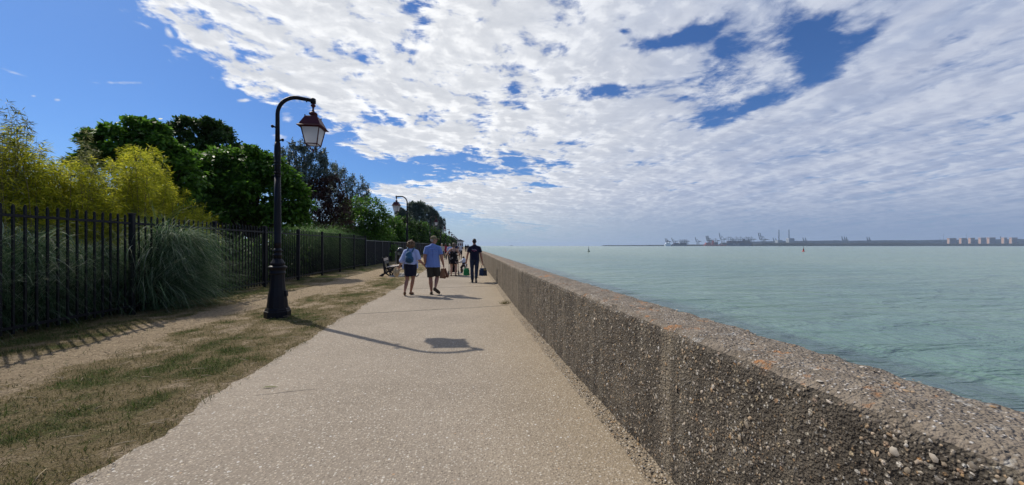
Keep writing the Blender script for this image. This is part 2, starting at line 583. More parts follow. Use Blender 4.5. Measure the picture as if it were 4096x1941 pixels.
def m_wall(nt, b):
    o = coords(nt)
    x, y, z = xyz(nt, o)
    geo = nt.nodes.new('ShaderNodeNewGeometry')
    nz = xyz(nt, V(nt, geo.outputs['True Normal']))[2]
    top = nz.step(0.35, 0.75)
    big = fbm(nt, o, 0.8, 6.0, 0.62)
    mid = fbm(nt, o, 7.0, 6.0, 0.65)
    sv = vec(nt, x * 6.0, y * 6.0, z * 0.5)
    streak = fbm(nt, sv, 1.0, 5.0, 0.6)
    d1, c1 = voro(nt, o, 70.0)
    d2, c2 = voro(nt, o, 34.0)
    d3, c3 = voro(nt, o, 130.0)
    r1, r1b, _ = xyz(nt, c1)
    r2, r2b, _ = xyz(nt, c2)
    r3 = xyz(nt, c3)[0]
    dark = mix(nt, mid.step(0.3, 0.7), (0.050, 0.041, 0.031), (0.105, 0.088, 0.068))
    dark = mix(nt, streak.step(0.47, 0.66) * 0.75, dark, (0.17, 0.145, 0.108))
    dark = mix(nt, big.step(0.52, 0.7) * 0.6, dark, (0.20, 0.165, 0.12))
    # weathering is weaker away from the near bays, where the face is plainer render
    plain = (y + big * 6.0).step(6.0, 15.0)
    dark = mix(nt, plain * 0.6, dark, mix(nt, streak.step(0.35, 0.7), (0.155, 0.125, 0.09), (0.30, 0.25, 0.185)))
    pebc = ramp(nt, r1b, [(0.0, (0.30, 0.26, 0.2)), (0.3, (0.12, 0.10, 0.08)), (0.55, (0.36, 0.30, 0.22)), (0.72, (0.34, 0.2, 0.085)), (0.84, (0.52, 0.49, 0.43)), (1.0, (0.66, 0.64, 0.6))])
    face = mix(nt, d1.step(0.5, 0.22) * r1.step(0.35, 0.5, False) * (plain * -0.55 + 0.8), dark, pebc)
    peb2 = ramp(nt, r2b, [(0.0, (0.48, 0.44, 0.36)), (0.4, (0.42, 0.33, 0.2)), (0.7, (0.58, 0.55, 0.5)), (0.9, (0.36, 0.19, 0.07)), (1.0, (0.3, 0.28, 0.26))])
    face = mix(nt, d2.step(0.36, 0.24) * r2.step(0.80, 0.83, False) * (plain * -0.8 + 1.0), face, peb2)
    face = mix(nt, d3.step(0.3, 0.7) * 0.5, face, (0.035, 0.03, 0.024))
    # joints between the cast bays
    fr = ((y + 0.9) / 3.15).fract()
    jl = (fr - 0.5).abs().step(0.4985, 0.4995)
    pale = (fr - 0.5).abs().step(0.470, 0.497) * streak.step(0.3, 0.6)
    face = mix(nt, pale * 0.55, face, (0.31, 0.26, 0.19))
    face = mix(nt, jl * 0.8, face, (0.03, 0.026, 0.02))
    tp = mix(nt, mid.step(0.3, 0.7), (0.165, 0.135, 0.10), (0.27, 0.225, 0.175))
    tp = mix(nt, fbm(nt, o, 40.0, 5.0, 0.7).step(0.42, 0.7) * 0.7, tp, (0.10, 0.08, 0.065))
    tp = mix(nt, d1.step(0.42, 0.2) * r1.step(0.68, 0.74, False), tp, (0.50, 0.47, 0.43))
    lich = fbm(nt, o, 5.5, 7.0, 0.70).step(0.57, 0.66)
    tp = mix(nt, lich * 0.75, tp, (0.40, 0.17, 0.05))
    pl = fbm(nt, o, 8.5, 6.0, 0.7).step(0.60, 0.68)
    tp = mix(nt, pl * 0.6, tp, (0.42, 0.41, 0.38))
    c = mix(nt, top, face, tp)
    put(nt, b.inputs['Base Color'], c)
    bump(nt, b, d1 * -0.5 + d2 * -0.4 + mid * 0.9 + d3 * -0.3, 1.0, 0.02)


def m_sea(nt, b):
    o = coords(nt)
    x, y, z = xyz(nt, o)
    P = vec(nt, x, y * 0.33, 0.0)
    n_far = fbm(nt, vec(nt, x * 0.5, y, 0.0), 0.02, 6.0, 0.65)
    n_mid = fbm(nt, vec(nt, x * 0.35, y, 4.0), 0.22, 6.0, 0.65)
    band_noise = fbm(nt, vec(nt, x * 0.5, y * 0.06, 2.0), 1.0, 5.0, 0.6)
    near = x.step(150.0, 25.0)
    c = mix(nt, near, (0.215, 0.310, 0.235), (0.120, 0.215, 0.180))
    c = mix(nt, n_far.step(0.35, 0.68) * 0.55, c, (0.235, 0.305, 0.215))
    c = mix(nt, n_mid.step(0.40, 0.70) * 0.38, c, (0.062, 0.135, 0.11))
    # weed: dark reflections and ripples along the wall, painted into the water colour
    weed = (x + band_noise * 6.0).step(25.2, 22.6)
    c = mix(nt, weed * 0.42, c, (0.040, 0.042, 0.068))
    put(nt, b.inputs['Base Color'], c)
    b.inputs['Roughness'].default_value = 0.16
    b.inputs['IOR'].default_value = 1.33
    b.inputs['Specular IOR Level'].default_value = 0.5
    w1 = mix(nt, x.step(60.0, 28.0) * 0.65, fbm(nt, vec(nt, x * 0.35, y, 0.0), 1.3, 4.0, 0.62, 0.6), fbm(nt, vec(nt, x, y * 0.22, 0.0), 1.2, 4.0, 0.62, 0.4))
    w1 = xyz(nt, w1)[0]
    w2 = fbm(nt, vec(nt, x * 0.4, y, 0.0), 0.34, 4.0, 0.6, 0.8)
    w3 = fbm(nt, vec(nt, x * 0.5, y, 0.0), 0.06, 5.0, 0.6)
    bump(nt, b, w1 * 0.5 + w2 * 1.3 + w3 * 2.4, 0.9, 1.0)


SOIL = material("soil", m_soil, rough=0.95, spec=0.1)
VERGE = material("verge", m_verge, rough=0.95, spec=0.1)
PATHM = material("path_concrete", m_path, rough=0.85, spec=0.25)
STRIP = material("pebble_strip", m_strip, rough=0.85, spec=0.25)
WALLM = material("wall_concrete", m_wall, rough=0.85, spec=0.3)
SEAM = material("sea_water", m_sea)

# ---------------------------------------------------------------- ground sheet, sea
me = np_mesh("ground", [(-900, -300, -0.09), (1.6, -300, -0.09), (1.6, 60, -0.09), (6, 320, -0.09), (6, 1500, -0.09), (-900, 1500, -0.09)], [(0, 1, 2, 3, 4, 5)], 6, SOIL)
tag(link("ground", me), kind='structure')
R = 42000.0
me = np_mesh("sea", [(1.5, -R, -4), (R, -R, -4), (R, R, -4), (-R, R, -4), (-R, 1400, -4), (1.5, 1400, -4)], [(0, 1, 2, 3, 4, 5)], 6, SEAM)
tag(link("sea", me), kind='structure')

# ---------------------------------------------------------------- path with its pebble strip
ys = np.concatenate([np.arange(-3, 30, 0.5), np.arange(30, 320, 4.0)])


def path_left(Y):
    return -2.36 + bend(Y) + float(np.interp(Y, [8, 14, 40], [0, .05, -.1]))


def wall_front(Y):
    return 1.315 + bend(Y)


vs, fs = [], []
for i, Y in enumerate(ys):
    a, c = path_left(Y) - 0.5, wall_front(Y) - 0.10
    for t in np.linspace(0, 1, 9):
        vs.append((a + (c - a) * t, Y, 0.0))
    if i:
        q = (i - 1) * 9
        fs += [(q + k, q + k + 1, q + 10 + k, q + 9 + k) for k in range(8)]
tag(link("path", np_mesh("path", vs, fs, 4, PATHM)), kind='structure')
vs, fs = [], []
ysf = np.concatenate([np.arange(-3, 12, 0.06), np.arange(12, 320, 3.0)])
for i, Y in enumerate(ysf):
    c = wall_front(Y)
    wd = 0.135 + 0.03 * N3(Y * 3.1, 5.5) + 0.02 * N3(Y * 11, 9.5)
    for t, z in ((0, -0.003), (0.18, 0.010), (0.6, 0.022), (1.25, 0.045)):
        vs.append((c - wd + wd * t, Y, z + 0.006 * N3(Y * 17, t * 9)))
    if i:
        q = (i - 1) * 4
        fs += [(q + k, q + k + 1, q + 5 + k, q + 4 + k) for k in range(3)]
tag(link("path_edging", np_mesh("path_edging", vs, fs, 4, STRIP, True)), kind='structure')


# ---------------------------------------------------------------- verge of dry grass and soil
def green_at(X, Y):
    """0 bare soil .. 1 grass, the worn track runs between two bands of grass."""
    Xr = X - bend(Y)
    track = float(np.interp(Y, [0, 5, 8, 10, 14, 30], [-5.2, -5.2, -5.35, -5.2, -4.9, -4.8])) + 0.25 * F3(Y * .5, 3.3)
    wdt = float(np.interp(Y, [0, 7, 10, 16, 40], [.55, .6, .75, .95, .9]))
    g = 0.44 + 0.45 * F3(X * 1.0, Y * 0.7, 1.7, 4) + 0.55 * F3(X * 3.4, Y * 2.6, 6.7, 4)
    d = abs(Xr - track) / wdt
    g -= 0.75 * math.exp(-d * d)
    if Xr < track - wdt * 0.6: g += 0.35
    if Xr > track + wdt * .7: g += 0.12
    ed = Xr - path_left(Y) + bend(Y)
    if ed > -0.35: g -= 0.3 * (1 - max(0.0, -ed) / 0.35)
    lamp = math.hypot(X + 3.73, Y - 8.1)
    if lamp < 1.0: g += 0.5 * (1 - lamp)
    return max(0.0, min(1.0, g))


rows = np.concatenate([np.arange(-2, 14, 0.09), np.arange(14, 40, 0.3), np.arange(40, 320, 4.0)])
NX = 66
vs, fs, gr = [], [], []
for i, Y in enumerate(rows):
    e = path_left(Y) + 0.09 * F3(Y * 1.3, 7.7) + 0.05 * N3(Y * 6.0, 2.2) + 0.02
    a = -9.2 + bend(Y)
    for k in range(NX):
        t = k / (NX - 1)
        X = a + (e - a) * t
        z = 0.022 + 0.022 * F3(X * 1.7, Y * 1.7, 0.4) + 0.012 * N3(X * 9, Y * 9) + (0.012 * N3(X * 4.5, Y * 7) if Y < 30 else 0)
        z = max(z, 0.009)
        dd = e - X
        if dd < 0.25: z = z * (dd / 0.25) - 0.006 * (1 - dd / 0.25)
        vs.append((X, Y, z))
        gr.append(green_at(X, Y))
    if i:
        q = (i - 1) * NX
        fs += [(q + k, q + k + 1, q + NX + 1 + k, q + NX + k) for k in range(NX - 1)]
me = np_mesh("verge", vs, fs, 4, VERGE, True)
at_ = me.attributes.new('green', 'FLOAT', 'POINT')
at_.data.foreach_set('value', np.array(gr, dtype=np.float32))
tag(link("verge", me), kind='structure')

# flagstones from the bench to the path
SLAB = material("paving_slab", color=(0.40, 0.37, 0.32), rough=0.9, spec=0.2)
b = MB()
for (x0, x1, y0, y1) in ((-3.55, -2.9, 18.3, 19.5), (-2.88, -2.3, 18.5, 19.9), (-3.5, -2.9, 19.52, 20.6)):
    b.box(((x0 + x1) / 2 + bend(19), (y0 + y1) / 2, 0.03), (x1 - x0, y1 - y0, 0.06), rot3(rz=0.03), 0.01)
tag(b.build("paving", SLAB), kind='structure')


# ---------------------------------------------------------------- grass blades on the verge
def m_blade(stops, trans=0.3):
    def f(nt, b):
        r = island(nt)
        c = ramp(nt, r, stops)
        put(nt, b.inputs['Base Color'], c)
        tr = nt.nodes.new('ShaderNodeBsdfTranslucent')
        nt.links.new(c.s, tr.inputs[0])
        ms = nt.nodes.new('ShaderNodeMixShader')
        ms.inputs[0].default_value = trans
        out = nt.nodes['Material Output']
        nt.links.new(b.outputs[0], ms.inputs[1])
        nt.links.new(tr.outputs[0], ms.inputs[2])
        nt.links.new(ms.outputs[0], out.inputs['Surface'])
    return f


GRASS = material("grass_blades", m_blade([(0.0, (0.04, 0.055, 0.015)), (0.3, (0.075, 0.095, 0.025)), (0.45, (0.15, 0.13, 0.05)), (0.75, (0.24, 0.19, 0.09)), (1.0, (0.36, 0.29, 0.16))]), rough=0.8, spec=0.15)
GREEN = material("fresh_grass", m_blade([(0.0, (0.03, 0.06, 0.014)), (0.6, (0.065, 0.12, 0.025)), (1.0, (0.12, 0.15, 0.04))]), rough=0.7, spec=0.2)


def ribbons(base, tip_dir, length, width, droop, seg, rng, side=None):
    """curved blades: base (N,3), initial direction (N,3), each a strip of seg quads."""
    n = len(base)
    d = tip_dir / np.linalg.norm(tip_dir, axis=1, keepdims=True)
    if side is None:
        a = rng.uniform(0, 2 * np.pi, n)
        side = np.stack([np.cos(a), np.sin(a), np.zeros(n)], 1)
    pos = base.copy()
    L = []
    for k in range(seg + 1):
        t = k / seg
        w = (width * (1 - t ** 1.6) * (0.55 + 0.45 * min(1, t * 4)) + 0.0005)[:, None]
        L.append(pos - side * w * 0.5)
        L.append(pos + side * w * 0.5)
        pos = pos + d * (length / seg)[:, None]
        d = d + droop
        d = d / np.linalg.norm(d, axis=1, keepdims=True)
    v = np.stack(L, 1).reshape(-1, 3)
    m = (seg + 1) * 2
    q = np.array([[2 * k, 2 * k + 1, 2 * k + 3, 2 * k + 2] for k in range(seg)])
    f = (np.arange(n)[:, None, None] * m + q[None]).reshape(-1, 4)
    return v, f


rng = np.random.default_rng(3)


def scatter_grass(name, n, y0, y1, hmin, hmax, wid, mat, thr, power=1.7):
    P = []
    while len(P) < n:
        Y = y0 + (y1 - y0) * random.random() ** power
        X = random.uniform(-7.6, path_left(Y) + 0.05) + 0.0
        if X < -7.0 and Y > 14: continue
        if abs(X + 3.73) < 0.25 and abs(Y - 8.39) < 0.25: continue
        g = green_at(X, Y)
        if random.random() < max(0.012, (g - thr) * 1.6):
            P.append((X, Y, 0.022 + 0.022 * F3(X * 1.7, Y * 1.7, 0.4) + 0.012 * N3(X * 9, Y * 9) - 0.006))
    P = np.array(P)
    D = np.stack([rng.normal(0, .55, n), rng.normal(0, .55, n), np.ones(n)], 1)
    L = rng.uniform(hmin, hmax, n)
    v, f = ribbons(P, D, L, np.full(n, wid), np.stack([rng.normal(0, .3, n), rng.normal(0, .3, n), rng.uniform(-.5, -.1, n)], 1), 2, rng)
    return tag(link(name, np_mesh(name, v, f, 4, mat)), kind='stuff')


tag(scatter_grass("dry_grass", 95000, 1.2, 17, 0.015, 0.055, 0.006, GRASS, 0.10), "short dry grass growing in patches on the sandy verge beside the path")
tag(scatter_grass("grass", 20000, 1.2, 26, 0.025, 0.085, 0.007, GREEN, 0.70, 1.5), "greener grass tufts scattered through the dry verge")

# twigs and straws lying on the verge
b = MB()
for i in range(170):
    Y = 1.6 + 9 * random.random() ** 1.5
    X = random.uniform(-5.5, -2.2)
    a = random.uniform(0, 6.28)
    L = random.uniform(0.02, 0.09)
    c = Vector((X, Y, 0.05))
    dv = Vector((math.cos(a), math.sin(a), random.uniform(-.15, .15))) * L
    b.tube([c - dv, c + dv * 0.1 + Vector((0, 0, .006)), c + dv], 0.0028, 4)
STRAW = material("straw", color=(0.42, 0.34, 0.22), rough=0.9)
tag(b.build("straw_litter", STRAW), "pale broken straws and twigs littering the dry verge", kind='stuff')

# ---------------------------------------------------------------- sea wall
yw = np.concatenate([np.arange(-2.0, 6, 0.03), np.arange(6, 14, 0.08), np.arange(14, 40, 0.5), np.arange(40, 300, 5.0)])
TOPZ, WID = 0.98, 0.445
prof = [(0.0, t) for t in np.linspace(-0.05, 0.93, 26)] + [(0.012, 0.957), (0.035, 0.975)] + [(t, 0.98 + 0.008 * math.sin(t / 0.445 * 3.14)) for t in np.linspace(0.07, 0.40, 10)] + [(0.425, 0.975), (0.442, 0.955), (0.445, 0.93)] + [(0.445 + 0.06 * (0.9 - t), t) for t in np.linspace(0.8, -4.6, 8)]
vs, fs = [], []
n = len(prof)
for i, Y in enumerate(yw):
    fx = wall_front(Y)
    wv = 0.008 * N3(Y * .35, 1.1)
    for k, (px, pz) in enumerate(prof):
        amp = 0.013 if Y < 14 else 0.005
        d = amp * (F3(px * 14, Y * 14, pz * 14, 3) + 0.7 * N3(px * 4, Y * 4, pz * 4))
        if px < 0.03:
            vs.append((fx + px + wv + d, Y, pz + d * 0.3))
        elif pz > 0.9:
            vs.append((fx + px + wv, Y, pz + d * 0.9 + 0.006 * N3(Y * 1.1, 8)))
        else:
            vs.append((fx + px + wv - d, Y, pz))
    if i:
        q = (i - 1) * n
        fs += [(q + k, q + n + k, q + n + k + 1, q + k + 1) for k in range(n - 1)]
seawall = link("sea_wall", np_mesh("sea_wall", vs, fs, 4, WALLM, True))
tag(seawall, "long waist-high sea wall of dark pebbled concrete between the path and the water", "wall")


def m_peb(nt, b):
    r = island(nt)
    o = coords(nt)
    c = ramp(nt, r, [(0.0, (0.10, 0.085, 0.07)), (0.25, (0.2, 0.165, 0.125)), (0.45, (0.34, 0.28, 0.2)), (0.58, (0.36, 0.21, 0.085)), (0.68, (0.42, 0.35, 0.26)), (0.82, (0.52, 0.49, 0.44)), (0.93, (0.44, 0.27, 0.11)), (1.0, (0.68, 0.66, 0.61))])
    put(nt, b.inputs['Base Color'], mix(nt, fbm(nt, o, 60.0, 3.0) * 0.5, c, (0.12, 0.10, 0.08)))


PEB = material("flint_pebbles", m_peb, rough=0.55, spec=0.4)


def pebbles(name, P, Nn, S, parent, mat, flat=0.45):
    """angular stones half sunk in a surface."""
    t = [(1, 0, 0), (.5, .8, 0), (-.5, .9, .0), (-1, .1, 0), (-.6, -.8, 0), (.4, -.9, 0), (.35, .2, .8), (-.4, .25, .9), (-.05, -.45, .75)]
    T = np.array(t)
    F = np.array([(0, 1, 6), (1, 2, 7), (1, 7, 6), (2, 3, 7), (3, 4, 7), (4, 8, 7), (4, 5, 8), (5, 0, 8), (0, 6, 8), (6, 7, 8)])
    n = len(P)
    a = rng.uniform(0, 6.28, n)
    up = Nn / np.linalg.norm(Nn, axis=1, keepdims=True)
    ref = np.where(np.abs(up[:, 2:3]) < 0.8, np.array([[0, 0, 1.0]]), np.array([[0, 1.0, 0]]))
    e1 = np.cross(ref, up)
    e1 /= np.linalg.norm(e1, axis=1, keepdims=True)
    e2 = np.cross(up, e1)
    ax = e1 * np.cos(a)[:, None] + e2 * np.sin(a)[:, None]
    ay = -e1 * np.sin(a)[:, None] + e2 * np.cos(a)[:, None]
    J = T[None] * rng.uniform(.7, 1.25, (n, len(T), 1))
    J[:, :, 1] *= rng.uniform(.5, .95, (n, 1))
    v = P[:, None] + (J[:, :, 0:1] * ax[:, None] + J[:, :, 1:2] * ay[:, None] + J[:, :, 2:3] * flat * up[:, None]) * S[:, None, None]
    f = (np.arange(n)[:, None, None] * len(T) + F[None]).reshape(-1, 3)
    o = link(name, np_mesh(name, v.reshape(-1, 3), f, 3, mat), parent)
    return o


n = 11000
Yp = 0.3 + 6.5 * rng.random(n) ** 1.3
Zp = rng.uniform(0.02, 0.95, n)
keep = np.array([F3(y * 1.6, z * 1.6, 4.4) > -0.25 for y, z in zip(Yp, Zp)])
Yp, Zp = Yp[keep], Zp[keep]
Xp = np.array([wall_front(y) + 0.008 * N3(y * .35, 1.1) + 0.010 * (F3(0, y * 14, z * 14, 3) + 0.7 * N3(0, y * 4, z * 4)) for y, z in zip(Yp, Zp)]) + 0.001
S = np.clip(rng.lognormal(math.log(0.0052), 0.5, len(Yp)), 0.0025, 0.02)
tag(pebbles("pebble", np.stack([Xp, Yp, Zp], 1), np.stack([-np.ones(len(Yp)), rng.normal(0, .25, len(Yp)), rng.normal(0.1, .25, len(Yp))], 1), S, seawall, PEB), kind='stuff')
n = 900
Yp = 0.2 + 5 * rng.random(n) ** 1.2
Xo = rng.uniform(0.04, 0.42, n)
P = np.stack([np.array([wall_front(y) for y in Yp]) + Xo, Yp, np.full(n, 0.984)], 1)
S = np.clip(rng.lognormal(math.log(0.006), 0.4, n), 0.003, 0.016)
tag(pebbles("pebble", P, np.stack([rng.normal(0, .2, n), rng.normal(0, .2, n), np.ones(n)], 1), S, seawall, PEB, 0.3), kind='stuff')

# loose stones along the pebble strip and in the surface of the path
n = 1500
Yp = 1.5 + 6 * rng.random(n) ** 1.5
Xo = -0.13 + 0.12 * rng.random(n)
P = np.stack([np.array([wall_front(y) for y in Yp]) + Xo, Yp, 0.016 + (Xo + .17) * 0.14], 1)
S = np.clip(rng.lognormal(math.log(0.0065), 0.4, n), 0.003, 0.016)
tag(pebbles("strip_pebbles", P, np.stack([rng.normal(0, .2, n), rng.normal(0, .2, n), np.ones(n)], 1), S, None, PEB), "pebbles bedded in the strip along the foot of the sea wall", kind='stuff')


def m_peb2(nt, b):
    r = island(nt)
    put(nt, b.inputs['Base Color'], ramp(nt, r, [(0.0, (0.30, 0.25, 0.2)), (0.4, (0.44, 0.38, 0.30)), (0.6, (0.58, 0.54, 0.47)), (0.8, (0.72, 0.70, 0.66)), (0.92, (0.46, 0.33, 0.18)), (1.0, (0.78, 0.76, 0.72))]))


PEB2 = material("path_pebbles", m_peb2, rough=0.45, spec=0.45)
n = 2600
Yp = 1.9 + 7.5 * rng.random(n) ** 1.35
Xo = rng.uniform(-2.25, 1.2, n)
P = np.stack([Xo, Yp, np.full(n, -0.0005)], 1)
S = np.clip(rng.lognormal(math.log(0.0042), 0.4, n), 0.002, 0.011)
tag(pebbles("path_pebbles", P, np.stack([rng.normal(0, .1, n), rng.normal(0, .1, n), np.ones(n)], 1), S, None, PEB2, 0.22), "pale pebbles showing in the worn surface of the path", kind='stuff')

# a leaf on the path, weeds at the foot of the wall
LEAFM = material("fallen_leaf", color=(0.10, 0.11, 0.03), rough=0.7)
p = at(1078, 1552)
me = np_mesh("fallen_leaf", [(-.085, 0, .008), (-.03, .014, .016), (.04, .012, .014), (.09, 0, .006), (.04, -.011, .01), (-.03, -.013, .012)], [(0, 5, 4, 3, 2, 1)], 6, LEAFM)
tag(link("fallen_leaf", me, None, p), "single long olive leaf lying on the bare path near the verge", "leaf")


def tuft(name, p, n, h, spread, mat, label, lean=(0, 0)):
    B = np.stack([rng.normal(p[0], spread * .3, n), rng.normal(p[1], spread * .3, n), np.full(n, p[2])], 1)
    D = np.stack([rng.normal(lean[0], .6, n), rng.normal(lean[1], .6, n), np.ones(n) * .8], 1)
    v, f = ribbons(B, D, rng.uniform(h * .5, h, n), np.full(n, .007), np.stack([rng.normal(0, .2, n), rng.normal(0, .2, n), rng.uniform(-.5, -.1, n)], 1), 3, rng)
    return tag(link(name, np_mesh(name, v, f, 4, mat)), label, "weed")


tuft("weed", (1.19, 9.6, 0.0), 160, 0.16, 0.22, GRASS, "small dry weed rooted where the path joint meets the sea wall", (-.5, 0))
# ================================================================== FENCE
IRON = material("black_iron", color=(0.0075, 0.0085, 0.0115), rough=0.55, spec=0.2)
MESHM = material("windbreak_mesh", color=(0.012, 0.014, 0.018), rough=0.9, spec=0.1)
RAILM = material("grey_steel", color=(0.075, 0.078, 0.085), rough=0.5, spec=0.5)
FX = -7.0
PY = [9.14 + 2.65 * k for k in range(-3, 8)]           # posts of the railing
fence = empty("fence", (FX, PY[3], 0))
tag(fence, "black iron railing of tall vertical bars standing in front of the planting", "fence")


def fp(Y):
    return Vector((FX + bend(Y) - fence.location.x, Y - fence.location.y, 0))


for k, Y in enumerate(PY):
    b = MB()
    p = fp(Y)
    b.box(p + Vector((0, 0, 1.09)), (0.085, 0.085, 2.18), None, 0.006)
    b.box(p + Vector((0, 0, 2.19)), (0.10, 0.10, 0.02), None, 0.004)
    b.build("post", IRON, fence)
    if k == len(PY) - 1: break
    q = fp(PY[k + 1])
    b = MB()
    for j in range(1, 16):
        t = j / 16
        c = p.lerp(q, t)
        dz = 0.012 * N3(k * 3.1, j * 1.7)
        b.box(c + Vector((0, 0, 1.12 + dz)), (0.026, 0.030, 2.04))
        b.lathe([(0.02, 2.14 + dz), (0.012, 2.16 + dz), (0.004, 2.165 + dz)], 4, c, False)
    pn = b.build("bar_panel", IRON, fence)
    for z in (1.98, 0.20):
        b = MB()
        c = p.lerp(q, 0.5)
        d = q - p
        ang = math.atan2(d.y, d.x)
        b.box(c + Vector((0, 0, z)), (d.length - 0.087, 0.045, 0.045), rot3(rz=ang))
        b.build("rail", IRON, pn)

f2 = empty("fence", (FX + bend(27.7), 27.7, 0))
tag(f2, "fence of near black windbreak mesh with thin grey posts, beyond the bar railing", "fence")
Yk = [27.7 + 2.65 * k for k in range(0, 22)]
for k, Y in enumerate(Yk):
    o = Vector((FX + bend(Y) - f2.location.x, Y - f2.location.y, 0))
    b = MB()
    b.box(o + Vector((0.045, 0, 0.98)), (0.05, 0.05, 1.96 if k else 2.1))
    b.build("post", RAILM, f2)
    if k == len(Yk) - 1: break
    o2 = Vector((FX + bend(Yk[k + 1]) - f2.location.x, Yk[k + 1] - f2.location.y, 0))
    d = o2 - o
    ang = math.atan2(d.y, d.x)
    c = o.lerp(o2, .5)
    b = MB()
    b.box(c + Vector((0, 0, 0.93)), (d.length - 0.01, 0.012, 1.82), rot3(rz=ang))
    b.build("mesh_panel", MESHM, f2)
    b = MB()
    b.box(c + Vector((0.03, 0, 1.87)), (d.length - 0.055, 0.045, 0.05), rot3(rz=ang))
    b.build("rail", RAILM, f2)

# ================================================================== PLANTING


def m_leaf(stops, trans=0.35, rough=0.55, spec=0.3):
    def f(nt, b):
        m_blade(stops, trans)(nt, b)
        b.inputs['Roughness'].default_value = rough
        b.inputs['Specular IOR Level'].default_value = spec
    return f


BAMB = material("bamboo_leaf", m_leaf([(0.0, (0.14, 0.19, 0.016)), (0.4, (0.35, 0.375, 0.026)), (0.75, (0.55, 0.53, 0.034)), (1.0, (0.70, 0.66, 0.08))], 0.58, 0.6, 0.2))
BAMB2 = material("bamboo_shoot_leaf", m_leaf([(0.0, (0.06, 0.08, 0.02)), (0.5, (0.16, 0.18, 0.055)), (1.0, (0.30, 0.30, 0.14))], 0.45, 0.6, 0.2))
CULM = material("bamboo_culm", color=(0.16, 0.13, 0.05), rough=0.6)
BIGL = material("broad_leaf", m_leaf([(0.0, (0.036, 0.092, 0.013)), (0.5, (0.080, 0.185, 0.018)), (0.85, (0.13, 0.27, 0.028)), (1.0, (0.22, 0.38, 0.06))], 0.5, 0.5, 0.28))
DARKL = material("dark_leaf", m_leaf([(0.0, (0.022, 0.052, 0.013)), (0.6, (0.050, 0.105, 0.018)), (1.0, (0.09, 0.165, 0.03))], 0.4, 0.55, 0.22))
GREYL = material("grey_leaf", m_leaf([(0.0, (0.06, 0.09, 0.065)), (0.5, (0.13, 0.175, 0.125)), (0.85, (0.20, 0.25, 0.195)), (1.0, (0.42, 0.45, 0.40))], 0.3, 0.5))
PURP = material("purple_leaf", m_leaf([(0.0, (0.026, 0.012, 0.010)), (0.6, (0.058, 0.024, 0.018)), (1.0, (0.12, 0.05, 0.034))], 0.22, 0.5))
PAMP = material("pampas_blade", m_leaf([(0.0, (0.016, 0.040, 0.018)), (0.45, (0.060, 0.125, 0.052)), (0.74, (0.15, 0.25, 0.12)), (0.88, (0.38, 0.46, 0.30)), (1.0, (0.62, 0.66, 0.54))], 0.42, 0.6, 0.2))  # palest stops are sky and sun glints painted into the blade colour
BARK = material("bark", color=(0.06, 0.048, 0.036), rough=0.95)


def unit(v):
    return v / np.maximum(np.linalg.norm(v, axis=1, keepdims=True), 1e-6)


def leaves(name, P, D, Nn, L, W, mat, parent, shape='lance'):
    """one face per leaf: base point, direction, face normal, length, width."""
    D = unit(D)
    S = unit(np.cross(D, Nn))
    U = np.cross(S, D)
    L = L[:, None]
    W = W[:, None]
    if shape == 'lance':
        pts = [P, P + D * L * .4 + S * W * .5, P + D * L - U * L * .12, P + D * L * .4 - S * W * .5]
    else:
        pts = [P, P + D * L * .18 + S * W * .42 + U * L * .04, P + D * L * .55 + S * W * .42 + U * L * .02, P + D * L - U * L * .16, P + D * L * .55 - S * W * .42 + U * L * .02, P + D * L * .18 - S * W * .42 + U * L * .04]
    k = len(pts)
    v = np.stack(pts, 1).reshape(-1, 3)
    f = np.arange(len(P) * k).reshape(-1, k)
    return link(name, np_mesh(name, v, f, k, mat), parent)


def blob_world(px, py, rpx, rpy, Z, deep=0.9):
    """ellipse in the photo at depth Z -> centre and radii of a crown mass."""
    c = at(px, py, Z)
    return (np.array(c), np.array([rpx / FPX * Z, rpx / FPX * Z * deep, rpy / FPX * Z]))


def crown_points(blobs, n, rng, sub=16, spread=0.30):
    w = np.array([b[1][0] * b[1][2] for b in blobs])
    w /= w.sum()
    which = rng.choice(len(blobs), n, p=w)
    P = np.zeros((n, 3))
    O = np.zeros((n, 3))
    for i, (c, r) in enumerate(blobs):
        idx = np.where(which == i)[0]
        if not len(idx): continue
        sc = unit(rng.normal(0, 1, (sub, 3)))
        sc[:, 2] = np.where(sc[:, 2] < -0.5, -sc[:, 2], sc[:, 2])
        rad = rng.uniform(.62, 1.0, (sub, 1))
        j = rng.integers(0, sub, len(idx))
        d = sc[j] * rad[j] + rng.normal(0, spread, (len(idx), 3)) * rng.uniform(.4, 1, (len(idx), 1))
        # sprigs that break out of the outline
        ns = 26
        sp = unit(rng.normal(0, 1, (ns, 3)) + np.array([0, 0, .5])) * rng.uniform(.9, 1.28, (ns, 1))
        ms = rng.random(len(idx)) < .22
        js = rng.integers(0, ns, len(idx))
        ds = sp[js] * rng.uniform(.72, 1.0, (len(idx), 1)) + rng.normal(0, .06, (len(idx), 3))
        d = np.where(ms[:, None], ds, d)
        P[idx] = c + d * r
        O[idx] = unit(d)
    return P, O


